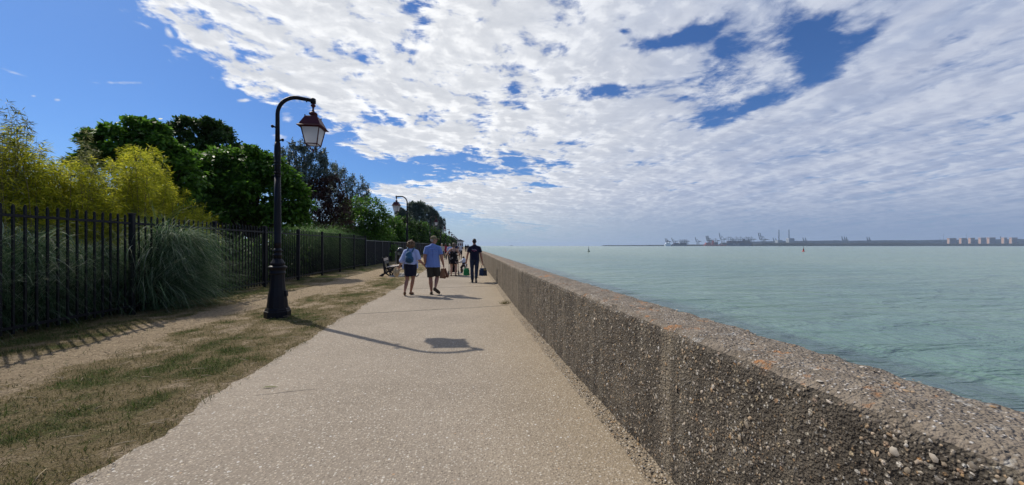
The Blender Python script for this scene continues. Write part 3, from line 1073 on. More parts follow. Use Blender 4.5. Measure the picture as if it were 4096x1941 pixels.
def tree(name, label, cat, blobs, n, L, W, mat, group=None, shape='lance', hang=0.35, seed=1, sub=16, spread=0.30, base=None):
    rg = np.random.default_rng(seed)
    nb0 = len(blobs)
    if cat == "bush":
        blobs = list(blobs) + [(np.array([c[0], c[1], max(.55, c[2] * .42)]), np.array([r[0] * 1.05, r[1] * 1.05, max(.6, c[2] * .5)])) for c, r in blobs]
    if shape == 'broad' and nb0 < 20:
        knobs = []
        for c, r in blobs[:nb0]:
            for q in range(4):
                v = unit(rg.normal(0, 1, (1, 3)) + np.array([[0, 0, .75]]))[0]
                knobs.append((c + v * r * rg.uniform(.85, 1.08), r * rg.uniform(.26, .42)))
        blobs = list(blobs) + knobs
    cs = np.array([b[0] for b in blobs[:nb0]])
    bx, by = cs[:, 0].mean(), cs[:, 1].mean()
    if base is not None: bx, by = base
    root = tag(empty(name, (bx, by, -0.08)), label, cat, group)
    off = np.array([bx, by, -0.08])
    P, O = crown_points([(c - off, r) for c, r in blobs], n, rg, sub, spread)
    ok = P[:, 2] > 0.05
    P, O = P[ok], O[ok]
    m = len(P)
    D = unit(O * 0.9 + rg.normal(0, .55, (m, 3)) + np.array([0, 0, -hang]))
    Nn = unit(O * 0.5 + np.array([0, 0, .9]) + rg.normal(0, .35, (m, 3)))
    leaves("crown", P, D, Nn, rg.uniform(.6, 1.25, m) * L, rg.uniform(.7, 1.2, m) * W, mat, root, shape)
    b = MB()
    top = cs[:, 2].max() - 0.3
    zl = max(0.5, cs[:, 2].min() * 0.7)
    r0 = 0.05 + 0.018 * top
    b.tube([(0, 0, 0), (.03, .02, zl * .5), (-.04, .03, zl)], [r0 * 1.25, r0, r0 * .85], 9)
    for c, r in blobs[:nb0]:
        e = c - off
        mid = Vector((e[0] * .45, e[1] * .45, zl + (e[2] - zl) * .5 + .15))
        b.tube([(-.04, .03, zl * .97), mid, Vector(e)], [r0 * .55, r0 * .32, r0 * .12], 6)
        for q in range(3):
            t = Vector(e) + Vector(rg.normal(0, .55, 3) * r)
            b.tube([Vector(e) * .85 + mid * .15, t], [r0 * .16, r0 * .06], 4)
    b.build("trunk", BARK, root)
    return root


# ---- bamboo -----------------------------------------------------------------
BT = [(-420, 470), (-200, 520), (-60, 500), (0, 470), (40, 470), (75, 398), (105, 430), (130, 500), (165, 530), (200, 560), (240, 600), (300, 620), (345, 590), (362, 470), (380, 590), (430, 640), (480, 600), (540, 570), (600, 565), (640, 585), (665, 640), (700, 690), (745, 735), (780, 770), (815, 810), (850, 880)]


def bamboo_top(px):
    return float(np.interp(px, [p[0] for p in BT], [p[1] for p in BT]))


def bamboo(px0, px1, label, seed, ncul, nleaf):
    rg = np.random.default_rng(seed)
    X0 = -8.7
    pm = (px0 + px1) / 2
    Zm = depth_at(pm, -9.3)
    c0 = at(pm, None, Zm)
    root = tag(empty("bamboo_clump", (c0.x, c0.y, -0.09)), label, "bamboo", "yellow bamboo behind the railing")
    off = Vector((c0.x, c0.y, -0.09))
    cu = MB()
    sets = {0: [[], [], [], [], []], 1: [[], [], [], [], []]}
    for i in range(ncul):
        px = rg.uniform(px0 - 10, px1 + 10)
        X = X0 - rg.uniform(0, 1.6)
        Z = depth_at(px, X)
        top = bamboo_top(px) + abs(rg.normal(0, 70)) + (0 if rg.random() < .35 else rg.uniform(20, 240))
        tp = at(px, top, Z)
        foot = at(px, None, Z)
        foot = Vector((foot.x + rg.normal(0, .15), foot.y + rg.normal(0, .2), -0.05))
        lean = Vector((rg.normal(-.10, .12), rg.normal(0, .12), 0))
        h = tp.z
        pts = []
        for k in range(6):
            t = k / 5
            q = foot.lerp(Vector((tp.x, tp.y, h)), t) + lean * (math.sin(t * math.pi) * -.5 + t * t * .8)
            pts.append(q - off)
        cu.tube(pts, [.011, .010, .009, .007, .005, .002], 4, False)
        shoot = 1 if top < bamboo_top(px) + 60 and h > 3.6 and px < 460 else 0
        m = int(nleaf * (0.55 if shoot else 1.0) * rg.uniform(.8, 1.2))
        t = 1 - 0.80 * rg.random(m) ** 1.0
        if shoot: t = 1 - 0.95 * rg.random(m) ** 1.15
        A = np.array([np.array(p) for p in pts])
        f = t * 5
        i0 = np.clip(f.astype(int), 0, 4)
        fr = (f - i0)[:, None]
        Pp = A[i0] * (1 - fr) + A[i0 + 1] * fr
        rr = (0.33 * (1 - t) ** .6 + .05) if not shoot else (0.30 * (1 - t) + .05)
        nb = 26
        az = rg.uniform(0, 6.28, nb)[(t * nb).astype(int) % nb] + rg.normal(0, .5, m)
        u = rg.uniform(.15, 1.0, m)
        ds = np.stack([np.cos(az), np.sin(az), np.full(m, .35)], 1)
        Pp = Pp + ds * (rr * u * 1.5)[:, None]
        Dl = ds * 0.75 + rg.normal(0, .45, (m, 3)) + np.array([-.25, 0, -.35])
        S = sets[shoot]
        S[0].append(Pp); S[1].append(Dl); S[2].append(np.array([0, 0, 1.]) + rg.normal(0, .6, (m, 3)))
        S[3].append(rg.uniform(.09, .17, m) * (1 if not shoot else .85)); S[4].append(rg.uniform(.014, .024, m))
    # a low skirt, so that the clump stays closed right down to the bars
    for k, nm in ((0, "foliage"), (1, "shoot_foliage")):
        S = sets[k]
        if S[0]:
            leaves(nm, np.concatenate(S[0]), np.concatenate(S[1]), np.concatenate(S[2]), np.concatenate(S[3]), np.concatenate(S[4]), (BAMB, BAMB2)[k], root)
    cu.build("stems", CULM, root)
    return root


BL = ["yellow green bamboo at the left frame edge above the pampas grass, with sparse tall shoots",
      "bamboo clump with the tallest feathery shoot rising into the blue sky",
      "bamboo clump with low rounded top between two feathery tall shoots",
      "bamboo clump with one thin lone shoot in front of the dark leafy crowns",
      "bright yellow bamboo clump behind the thick first railing post",
      "tallest dense yellow bamboo clump, its peak against the dark broad-leaved tree",
      "last bamboo clump, sloping down to the railing beside the dark shrubs"]
for i, (a, b_, nc, nl) in enumerate([(-420, -20, 56, 400), (-20, 140, 60, 440), (140, 290, 58, 450), (290, 420, 56, 450), (420, 550, 58, 460), (550, 690, 62, 460), (690, 835, 50, 460)]):
    bamboo(a, b_, BL[i], 20 + i, nc, nl)


# ---- broad-leaved trees ------------------------------------------------------
def B_(X, lst, deep=0.9):
    out = []
    for px, py, rx, ry in lst:
        out.append(blob_world(px, py, rx, ry, depth_at(px, X), deep))
    return out


def BZ(Z, lst, deep=0.9):
    return [blob_world(px, py, rx, ry, Z, deep) for px, py, rx, ry in lst]


tree("broadleaf_tree", "dark airy tree with the highest crown, rising behind the bamboo", "tree",
     BZ(23, [(690, 545, 55, 40), (770, 515, 62, 34), (850, 530, 60, 42), (900, 580, 42, 34), (800, 600, 80, 40), (700, 620, 60, 40), (950, 620, 40, 36), (870, 650, 70, 40)]),
     14000, .19, .15, DARKL, shape='broad', seed=3, sub=16, spread=.25)
tree("broadleaf_tree", "broad-leaved tree with knobbly top looking over the yellow bamboo", "tree",
     BZ(14.5, [(375, 590, 46, 56), (455, 560, 52, 52), (540, 545, 56, 58), (620, 560, 50, 60), (420, 660, 80, 70), (550, 650, 90, 80), (660, 650, 75, 80), (720, 720, 80, 90), (640, 780, 90, 80)]),
     15000, .17, .13, BIGL, shape='broad', seed=4, sub=14, spread=.25)
tree("broadleaf_tree", "wide big-leaved green tree filling the space behind the lamp post", "tree",
     BZ(18.0, [(800, 690, 90, 60), (880, 660, 90, 58), (980, 650, 90, 50), (1060, 680, 80, 56), (1130, 740, 62, 60), (1185, 800, 55, 56), (900, 760, 130, 90), (1040, 790, 120, 90), (1190, 870, 42, 40), (830, 840, 110, 80), (970, 870, 130, 60), (1110, 875, 90, 50)]),
     30000, .185, .14, BIGL, shape='broad', seed=5, sub=24, spread=.23)
tree("poplar_tree", "tall grey green poplar rising right behind the lamp pole", "tree",
     BZ(30, [(1172, 605, 15, 40), (1215, 588, 15, 40), (1250, 612, 14, 40), (1292, 642, 14, 44), (1128, 640, 30, 50), (1205, 625, 42, 42), (1190, 690, 60, 60), (1265, 655, 42, 46), (1310, 700, 40, 46), (1245, 730, 80, 70)]),
     12000, .17, .10, GREYL, group="grey green poplars", seed=6, sub=22, spread=.2)
tree("poplar_tree", "lower grey green poplar stepping down towards the round bush", "tree",
     BZ(40, [(1340, 690, 13, 36), (1375, 705, 13, 38), (1410, 732, 12, 36), (1445, 742, 11, 38), (1468, 772, 10, 38), (1355, 725, 38, 52), (1400, 755, 36, 44), (1450, 780, 28, 46), (1462, 830, 24, 46), (1410, 830, 46, 60), (1350, 800, 56, 70)]),
     10000, .17, .10, GREYL, group="grey green poplars", seed=7, sub=22, spread=.2)
tree("copper_tree", "dark purple brown tree between green crown and grey poplars", "tree",
     BZ(29, [(1255, 775, 46, 56), (1320, 760, 50, 56), (1285, 825, 80, 76), (1355, 840, 50, 70), (1230, 870, 60, 50), (1330, 900, 70, 40)]),
     13000, .15, .10, PURP, seed=8, sub=24, spread=.22)
tree("shrub", "rounded big-leaved green bush left of the second lamp post", "bush",
     BZ(depth_bent(1450, -9.6), [(1425, 838, 60, 40), (1485, 842, 54, 46), (1385, 872, 46, 44), (1445, 900, 95, 55), (1528, 885, 36, 46), (1480, 945, 85, 44), (1350, 905, 22, 30)]),
     14000, .20, .155, BIGL, shape='broad', seed=9, sub=20, spread=.25)
# the hedge of rounded bushes running away beside the fence, then taller grey trees far off
H = [(1578, 905, 38, 34, 30), (1625, 912, 32, 32, 34), (1662, 918, 30, 28, 38), (1698, 928, 28, 24, 44), (1728, 938, 24, 20, 50), (1754, 946, 20, 16, 58), (1776, 953, 17, 13, 68), (1796, 960, 14, 10, 80), (1812, 966, 11, 8, 95), (1826, 971, 9, 6, 112)]
HL = ["dark green bush below the second lamp's lantern", "leafy bush directly behind the second lamp pole", "green bush just right of the second lamp pole", "bush above the head of the man in the cap, left of the third lamp",
      "bush just right of the third lamp pole"]
for i, (px, py, rx, ry, Z) in enumerate(H):
    lab = HL[i] if i < len(HL) else "small far bush in the hedge tapering towards the white building"
    Z = depth_bent(px, -9.2)
    rx, ry, py = rx * 1.12, ry * 1.15, py - 3
    tree("shrub", lab, "bush", BZ(Z, [(px - rx * .4, py + ry * .2, rx * .7, ry * .8), (px + rx * .4, py + ry * .3, rx * .7, ry * .75), (px, py, rx * .7, ry), (px - rx * .2, py + ry * 1.1, rx * 1.2, ry * .9), (px + rx * .6, py + ry * 1.3, rx * .9, ry * .7)], 1.4),
         int(9000 if i < 5 else 3500), .10 + .0028 * Z, .075 + .0022 * Z, DARKL if i % 3 else BIGL, group="hedge of bushes beside the promenade", shape='broad', seed=30 + i, sub=12, spread=.27)
for i, (lst, Z, lab) in enumerate([
        ([(1603, 862, 18, 16), (1620, 880, 24, 20)], 62, "small pale tree top seen below the second lantern"),
        ([(1652, 835, 18, 20), (1680, 838, 22, 24), (1665, 875, 30, 34)], 66, "highest of the far grey trees, just right of the second lamp pole"),
        ([(1712, 850, 20, 22), (1735, 868, 18, 22), (1720, 900, 30, 30)], 72, "far grey tree with a domed top above the third lamp's arm"),
        ([(1752, 888, 13, 18), (1765, 910, 11, 22), (1750, 925, 18, 22)], 80, "last far grey tree, ending where the row of lamps meets the sky")]):
    lst = [(a, b_, c * 1.2, d * 1.12) for a, b_, c, d in lst] + [(lst[0][0] + q * 12, lst[0][1] - 8 + abs(q) * 8, 6, 20) for q in (-1, 0, 1, 2)]
    tree("poplar_tree", lab, "tree", BZ(depth_bent(lst[0][0], -12.5), lst, .8), 14000, .40, .24, GREYL, group="far grey trees along the promenade", seed=50 + i, sub=22, spread=.2)


# ---- pampas and other tall grasses -------------------------------------------
def pampas(p, n, h, r, label, seed, lean=(0.0, 0.0), group=None, arch=0.16, name="pampas_grass", wid=.009, mat=None):
    """a shaggy clump: long blades from the root and many shorter ones hanging off a tangled dome of height h."""
    rg = np.random.default_rng(seed)
    a = rg.uniform(0, 6.28, n)
    low = rg.random(n) < .30
    zf = np.where(low, 0.0, rg.uniform(.10, .86, n))
    bulge = np.sqrt(np.maximum(0.05, 1 - (zf - .35) ** 2 / .45))
    rad = r * np.sqrt(rg.random(n)) * np.where(low, .8, 1.15 * bulge)
    Bp = np.stack([rad * np.cos(a) + lean[0] * zf * h * 1.3, rad * np.sin(a) + lean[1] * zf * h * 1.3, zf * h * .95], 1)
    out = np.where(low, rg.uniform(.05, .5, n), rg.uniform(.2, 1.1, n))
    a2 = a + rg.normal(0, .7, n)
    D = np.stack([np.cos(a2) * out + lean[0] * 1.5, np.sin(a2) * out + lean[1] * 1.5, np.where(low, 1.0, rg.uniform(.1, 1.0, n))], 1)
    L = np.where(low, h * rg.uniform(.6, 1.05, n), h * rg.uniform(.22, .58, n))
    dr = np.stack([np.cos(a2) * .05 + lean[0] * .25 + rg.normal(0, .05, n), np.sin(a2) * .05 + lean[1] * .25 + rg.normal(0, .05, n), -np.where(low, arch, .30) * rg.lognormal(0, .4, n)], 1)
    v, f = ribbons(Bp, D, L, rg.lognormal(-.1, .35, n) * wid, dr, 8, rg)
    v[:, 2] = np.maximum(v[:, 2], 0.02)
    o = link(name, np_mesh(name, v, f, 4, mat or PAMP), None, (p[0], p[1], 0.0))
    return tag(o, label, "ornamental grass", group)


TALLG = material("tall_green_grass", m_leaf([(0.0, (0.03, 0.075, 0.018)), (0.5, (0.09, 0.19, 0.045)), (0.85, (0.19, 0.31, 0.10)), (1.0, (0.40, 0.48, 0.26))], 0.45, 0.6, 0.2))
G1 = "pampas grass clumps behind the railing"
pampas((-8.1, 6.4), 5000, 2.25, .62, "pampas grass clump just inside the left frame edge, its plumes over the bars", 60, (.04, -.02), G1, .105)
pampas((-8.1, 7.8), 5000, 2.05, .62, "silvery pampas grass behind the bars midway to the thick first post", 61, (.05, 0), G1, .105)
pampas((-8.0, 9.0), 4200, 1.75, .55, "low pampas grass just left of the thick first railing post", 62, (.05, 0), G1, .105)
pampas((-8.6, 5.4), 4800, 2.75, .7, "tallest pampas grass, at the left edge under the bamboo shoots", 63, (.03, 0), G1, .10)
pampas((-7.2, 9.9), 7500, 2.2, .42, "big silver green pampas grass spilling through the railing onto the verge", 64, (.17, .10), None, .19, wid=.011)
pampas((-8.4, 12.0), 1200, 1.9, .5, "green grass clump behind the bars just left of the lamp post", 65, (.1, 0), G1)
pampas((-8.3, 14.9), 1200, 2.0, .5, "green grass clump behind the bars just right of the lamp post", 66, (.1, 0), G1)
for i, (px, X, h, lab) in enumerate([(1225, -8.6, 3.0, "arching light green grass topping the railing below the purple tree"), (1290, -8.8, 3.1, "light green grass mound above the railing, left of the round bush"), (1365, -8.8, 2.9, "light green grass mound half under the round bush"),
                                     (1420, -7.5, 1.9, "grass tuft pushing through the last bars of the railing")]):
    q = at(px, None, depth_at(px, X))
    pampas((q.x, q.y), 4200 if i < 3 else 1600, h * (.95 if i < 3 else .8), 1.0 if i < 3 else .4, lab, 70 + i, (.12, -.05), "light green grasses by the far end of the railing", .2, "tall_grass", .018, TALLG)
for i, (px, X, lab) in enumerate([(1590, -8.0, "pale grass mound behind the mesh fence under the second lamp"), (1660, -8.0, "pale grass mound behind the mesh fence near the man in the cap"), (1555, -6.75, "grass plume leaning over the dark mesh fence behind the litter bin")]):
    q = at(px, None, depth_at(px, X))
    pampas((q.x, q.y), 800, 2.6 if i < 2 else 1.9, .8 if i < 2 else .3, lab, 80 + i, (.2, -.1), None, .2, "tall_grass", .03, TALLG)

# dark undergrowth closing the view between the bars
rg = np.random.default_rng(90)
n = 26000
Y = 4.0 + 66 * rg.random(n) ** 1.9
X = -7.9 - 2.6 * rg.random(n) + np.array([bend(y) for y in Y])
hz = np.array([1.5 + 0.7 * F3(y * .55, 1.3) for y in Y])
Z = hz * rg.random(n) ** .8
P = np.stack([X, Y, Z], 1)
leaves("undergrowth", P, rg.normal(0, 1, (n, 3)) + np.array([.3, -.3, .2]), rg.normal(0, .5, (n, 3)) + np.array([.3, -.3, .7]), rg.uniform(.10, .22, n) * (1 + Y / 40), rg.uniform(.05, .12, n) * (1 + Y / 40), DARKL, None)
tag(bpy.data.objects["undergrowth"], "dark leafy undergrowth filling the gaps behind the railing", kind='stuff')
# a far wood that closes the land side
rg = np.random.default_rng(91)
n = 30000
Y = 16 + 180 * rg.random(n) ** 1.5
X = -11 - 14 * rg.random(n) ** 1.3 + np.array([bend(y) for y in Y])
Z = (3.6 + 0.7 * np.array([F3(y * .2, x * .2) for x, y in zip(X, Y)])) * rg.random(n) ** .8
leaves("thicket", np.stack([X, Y, Z], 1), rg.normal(0, 1, (n, 3)), rg.normal(0, .5, (n, 3)) + np.array([.3, -.3, .7]), rg.uniform(.3, .55, n), rg.uniform(.2, .4, n), DARKL, None)
tag(bpy.data.objects["thicket"], "dark thicket further back on the land side", kind='stuff')
# ================================================================== LAMP POSTS
LAMPBLK = material("lamp_black", color=(0.0075, 0.0080, 0.0115), rough=0.5, spec=0.22)
MAROON = material("maroon_paint", color=(0.075, 0.014, 0.020), rough=0.5, spec=0.25)


def m_glass(nt, b):
    o = coords(nt)
    n = fbm(nt, o, 5.0, 4.0, 0.5)
    c = mix(nt, n, (0.72, 0.74, 0.78), (0.86, 0.87, 0.9))
    put(nt, b.inputs['Base Color'], c)
    tr = nt.nodes.new('ShaderNodeBsdfTranslucent')
    nt.links.new(c.s, tr.inputs[0])
    ms = nt.nodes.new('ShaderNodeMixShader')
    ms.inputs[0].default_value = 0.68
    nt.links.new(b.outputs[0], ms.inputs[1])
    nt.links.new(tr.outputs[0], ms.inputs[2])
    nt.links.new(ms.outputs[0], nt.nodes['Material Output'].inputs['Surface'])


FROST = material("frosted_glass", m_glass, rough=0.25, spec=0.5)


def frustum4(b, z0, h0, z1, h1, c=(0, 0, 0)):
    c = Vector(c)
    vs = [c + Vector((sx * h0, sy * h0, z0)) for sx, sy in ((-1, -1), (1, -1), (1, 1), (-1, 1))] + [c + Vector((sx * h1, sy * h1, z1)) for sx, sy in ((-1, -1), (1, -1), (1, 1), (-1, 1))]
    b.add(vs, [(3, 2, 1, 0), (4, 5, 6, 7)] + [(i, (i + 1) % 4, 4 + (i + 1) % 4, 4 + i) for i in range(4)])


def make_lamp(ax, ay):
    root = empty("lamp_post", (0, 0, 0))
    A = Vector((ax, ay, 0))
    u = A.normalized()
    b = MB()
    b.lathe([(.254, -.05), (.254, .145), (.245, .155), (.236, .16), (.236, .185), (.228, .195), (.222, .205), (.222, .218)], 8, rot=math.pi / 8, smooth=False)
    b.lathe([(.205, .215), (.20, .26), (.178, .46), (.150, .62), (.136, .80), (.137, .90)], 12, smooth=False)
    b.lathe([(.137, .895), (.158, .91), (.160, .93), (.145, .945), (.15, .99), (.172, 1.02), (.184, 1.035), (.178, 1.05), (.14, 1.075)], 16)
    b.lathe([(.125, 1.07), (.137, 1.10), (.138, 1.125), (.10, 1.185), (.083, 1.215)], 12, smooth=False)
    b.lathe([(.076, 1.21), (.074, 1.27), (.092, 1.28), (.092, 1.295), (.074, 1.305), (.070, 1.36), (.092, 1.37), (.092, 1.388), (.070, 1.40), (.068, 1.43)], 16)
    b.box((.17, 0.0, .50), (.05, .10, .12), rot3(ry=-.12), .008)                 # hatch lug on the flared foot
    b.build("base", LAMPBLK, root)
    b = MB()
    b.lathe([(.066, 1.42), (.066, 1.52), (.074, 1.53), (.074, 1.545), (.068, 1.56), (.070, 1.92), (.066, 2.4), (.060, 2.90)], 16)
    for z in (2.915, 2.975, 3.13, 3.19):
        b.lathe([(.052, z - .018), (.068, z - .012), (.070, z), (.068, z + .012), (.052, z + .018)], 16)
    b.lathe([(.057, 2.93), (.056, 3.12), (.056, 3.20), (.062, 3.30), (.066, 3.40), (.062, 3.50), (.052, 3.60)], 16)
    b.build("pole", LAMPBLK, root)
    for s, z in ((-1, 3.92), (1, 3.66)):
        b = MB()
        b.tube([u * (s * .03) + Vector((0, 0, z - .02)), u * (s * .07) + Vector((0, 0, z)), u * (s * .10) + Vector((0, 0, z))], [.014, .018, .014], 8)
        b.lathe([(.012, -.03), (.026, -.02), (.03, 0), (.026, .02), (.012, .03)], 10, u * (s * .095) + Vector((0, 0, z)))
        b.build("ladder_knob", LAMPBLK, root)
    b = MB()
    pts = [Vector((0, 0, 3.58)), Vector((0, 0, 3.9)), Vector((0, 0, 4.18))]
    rr = .385
    for k in range(1, 10):
        t = k / 9 * math.pi / 2
        pts.append(u * (rr - rr * math.cos(t)) + Vector((0, 0, 4.18 + rr * 1.02 * math.sin(t))))
    L = A.length
    pts += [u * (L * .8) + Vector((0, 0, 4.565)), u * L + Vector((0, 0, 4.555))]
    b.tube(pts, [.047, .043, .041] + [.039] * 9 + [.038, .038], 12)
    b.lathe([(.03, -.06), (.055, -.05), (.058, .0), (.055, .045), (.03, .06)], 12, A + Vector((0, 0, 4.548)))
    b.lathe([(.045, -.012), (.05, 0), (.045, .012)], 12, u * (L - .13) + Vector((0, 0, 4.556)), M=(u.to_track_quat('Z', 'Y').to_matrix()))
    b.build("arm", LAMPBLK, root)
    # lantern, a lamp head hung from the end of the arm
    q = A + Vector((0, 0, 0))
    b = MB()
    b.lathe([(.014, 4.32), (.03, 4.34), (.02, 4.36), (.02, 4.41), (.048, 4.44), (.052, 4.46), (.03, 4.48), (.04, 4.52)], 12, q)
    b.lathe([(.052, 4.205), (.05, 4.235), (.085, 4.27), (.088, 4.285), (.075, 4.30), (.03, 4.325)], 16, q)
    hood = MB()
    hood.v, hood.f, hood.m, hood.sm = list(b.v), list(b.f), list(b.m), list(b.sm)
    frustum4(hood, 4.19, .125, 4.212, .105, q)
    frustum4(hood, 4.015, .218, 4.192, .130, q)
    frustum4(hood, 3.975, .262, 4.012, .215, q)
    for sx in (-1, 1):
        for sy in (-1, 1):
            hood.box(q + Vector((sx * .125, sy * .125, 4.207)), (.02, .02, .03))
    hood.build("lantern_roof", MAROON, root)
    b = MB()
    zt, zb, ht, hb = 3.972, 3.625, .190, .118
    for sx, sy in ((-1, -1), (1, -1), (1, 1), (-1, 1)):
        b.tube([q + Vector((sx * ht, sy * ht, zt)), q + Vector((sx * hb, sy * hb, zb - .02))], .012, 5)
        b.tube([q + Vector((sx * hb, sy * hb, zb)), q + Vector((sx * hb * .75, sy * hb * .75, zb - .06)), q + Vector((sx * .03, sy * .03, zb - .105))], .008, 5)
    for h, z in ((hb, zb), (ht, zt - .008)):
        for i in range(4):
            a0 = [(-1, -1), (1, -1), (1, 1), (-1, 1)][i]
            a1 = [(-1, -1), (1, -1), (1, 1), (-1, 1)][(i + 1) % 4]
            b.tube([q + Vector((a0[0] * h, a0[1] * h, z)), q + Vector((a1[0] * h, a1[1] * h, z))], .011, 5)
    b.lathe([(.006, -.035), (.022, -.022), (.026, 0), (.02, .016), (.03, .022)], 10, q + Vector((0, 0, zb - .12)))
    b.build("lantern_frame", MAROON, root)
    b = MB()
    frustum4(b, zb + .004, hb - .006, zt - .012, ht - .007, q)
    b.build("lantern_glass", FROST, root)
    return root


LX = [-3.73, -3.27, -3.05, -2.75, -2.5, -2.3]
LY = [8.39 + 16.2 * k for k in range(12)]
LL = ["nearest and largest black lamp post, on the verge, its maroon lantern hanging over the path",
      "second lamp post along the verge, its lantern hanging to the left over the hedge",
      "third lamp post, its arm and lantern against the far grey trees",
      "first lamp post standing clear against the sky just past the far grey trees",
      "second lamp post of those standing clear against the sky past the trees"]
lamp = make_lamp(.655, .19)
lamp.location = (LX[0], LY[0], 0.0)
lamp.scale = (.96, .96, 1.012)
tag(lamp, LL[0], "street lamp", "lamp posts along the promenade")
for k in range(1, 12):
    X = LX[k] if k < len(LX) else -3.75 + bend(LY[k])
    c = copy_tree(lamp)
    c.location = (X, LY[k], 0)
    if k == 1: c.rotation_euler.z = math.radians(168)
    tag(c, LL[k] if k < len(LL) else "small far lamp post in the row shrinking towards the white building", "street lamp", "lamp posts along the promenade")

# ================================================================== BENCH
CAST = material("cast_iron", color=(0.010, 0.010, 0.012), rough=0.5, spec=0.3)
WOOD = material("weathered_plank", color=(0.36, 0.315, 0.28), rough=0.75, spec=0.3)


def ring_plate(b, outline, holes, y0, th):
    """cast side: a thick outline plate (in x,z) with see-through holes made of rings."""
    b.prism([(x, y0, z) for x, z in outline], (0, th, 0))


bench = empty("park_bench", (-3.22, 18.75, 0.02), math.radians(4))
tag(bench, "empty park bench with pale wooden planks on black cast iron sides, facing the sea", "bench")
SW = 1.72


def bench_side(y):
    b = MB()
    T = .055
    def bar(pts, r):
        b.tube([(x, y, z) for x, z in pts], r, 8)
    # back upright, leaning away from the sea, spreading into two clawed feet
    b.prism([(x, y - T / 2, z) for x, z in [(-.40, .0), (-.27, .16), (-.25, .42), (-.30, .50), (-.31, .56), (-.36, .88), (-.43, .86), (-.40, .56), (-.40, .48), (-.37, .30), (-.36, .17), (-.50, .04), (-.50, 0.0)]], (0, T, 0))
    bar([(-.385, .84), (-.41, .90), (-.44, .90), (-.44, .86)], .022)
    bar([(-.29, .15), (-.20, .10), (-.12, .03), (-.06, .01)], .030)
    bar([(-.40, .13), (-.50, .06), (-.56, .02)], .028)
    # front support: a heavy scroll with a heart-shaped opening
    bar([(-.26, .36), (-.17, .40), (.10, .405), (.22, .42), (.34, .46), (.40, .47)], .024)
    bar([(.40, .47), (.39, .42), (.30, .40), (.22, .36), (.17, .34)], .022)
    for cx, cz, r, w in ((-.17, .29, .062, .020), (-.055, .30, .045, .018)):
        bar([(cx + r * math.cos(t), cz + r * math.sin(t)) for t in np.linspace(0, 6.283, 15)], w)
    bar([(.02, .38), (-.04, .26), (-.08, .16), (-.06, .06), (.0, .02)], .038)
    bar([(.02, .38), (.08, .30), (.16, .22), (.19, .12), (.16, .03)], .038)
    bar([(-.05, .05), (.04, .03), (.16, .03), (.20, .02)], .036)
    bar([(-.02, .24), (.05, .265), (.11, .24)], .022)
    bar([(.035, .06), (.04, .11), (.045, .14)], .028)
    bar([(-.25, .22), (-.20, .20), (-.13, .21), (-.07, .20)], .022)
    return b.build("side_frame", CAST, bench)


bench_side(0.0)
bench_side(SW - .12)
for k, x in enumerate((-.19, -.06, .07, .20, .33)):
    b = MB()
    b.box((x, SW / 2 - .06, .44 + .012 * k + (.01 if k > 2 else 0)), (.105, SW, .03), rot3(ry=-.07), .006)
    b.build("seat_plank", WOOD, bench)
for z in (.80, .64):
    b = MB()
    b.box((-.315 - (z - .56) * .16, SW / 2 - .06, z), (.032, SW, .125), rot3(ry=-.16), .006)
    b.build("back_plank", WOOD if z > .7 else CAST, bench)

# ================================================================== LITTER BIN
BINM = material("bin_black", color=(0.02, 0.021, 0.024), rough=0.35, spec=0.5)
STEEL = material("bright_steel", color=(0.55, 0.55, 0.56), rough=0.22, spec=0.5, metal=1.0)
lb = empty("litter_bin", (-3.62, 24.2, 0.0))
tag(lb, "tall black litter bin with rounded hood behind the bench and the curly haired woman", "litter bin")
b = MB()
b.box((-.28, 0, .56), (.075, .075, 1.12), None, .01)
b.build("post", material("bin_post", color=(0.16, 0.165, 0.17), rough=0.35, spec=0.5), lb)
b = MB()
b.lathe([(.19, .16), (.215, .20), (.225, .9), (.23, .92)], 20, (0.0, 0, 0))
b.build("bin_body", BINM, lb)
b = MB()
for s in (-1, 1):
    b.box((s * .19, 0, 1.02), (.05, .22, .24), None, .01)
b.lathe([(.235, 1.10), (.24, 1.15), (.225, 1.22), (.17, 1.31), (.09, 1.36), (.01, 1.375)], 20)
b.build("hood", BINM, lb)
b = MB()
b.lathe([(.15, 1.338), (.12, 1.362), (.06, 1.385), (.01, 1.39)], 18, (-.03, -.02, -.004))
b.build("hood_cap", STEEL, lb)
b = MB()
b.lathe([(.03, -.01), (.03, .01)], 14, (-.07, -.225, 1.03), M=rot3(rx=math.pi / 2))
b.build("lock_plate", STEEL, lb)

# ================================================================== WHITE PAVILION AT THE END
WHITE = material("white_render", color=(0.78, 0.79, 0.80), rough=0.8)
SLATE = material("slate_roof", color=(0.16, 0.17, 0.19), rough=0.7)
GLASSD = material("dark_window", color=(0.05, 0.06, 0.075), rough=0.2, spec=0.5)
p = at(1841, None, 150)
wb = empty("pavilion", (p.x, p.y, -0.05))
tag(wb, "small far white building at the end of the promenade, beyond the lamps", "building")
b = MB()
b.box((0, 6, 1.6), (2.4, 13, 3.3))
b.build("wall", WHITE, wb)
b = MB()
b.prism([(-1.6, -.8, 3.25), (1.6, -.8, 3.25), (1.5, -.8, 3.42), (0, -.8, 4.1), (-1.5, -.8, 3.42)], (0, 14, 0))
b.build("roof", SLATE, wb)
for i in range(3):
    b = MB()
    b.box((-.75 + .75 * i, -.49, 1.7), (.42, .06, 1.5))
    b.build("window", GLASSD, wb)
for i in range(4):
    b = MB()
    b.box((1.19, 1.2 + 3 * i, 1.7), (.06, 1.1, 1.5))
    b.build("window", GLASSD, wb)
# ================================================================== PEOPLE
_ico = None


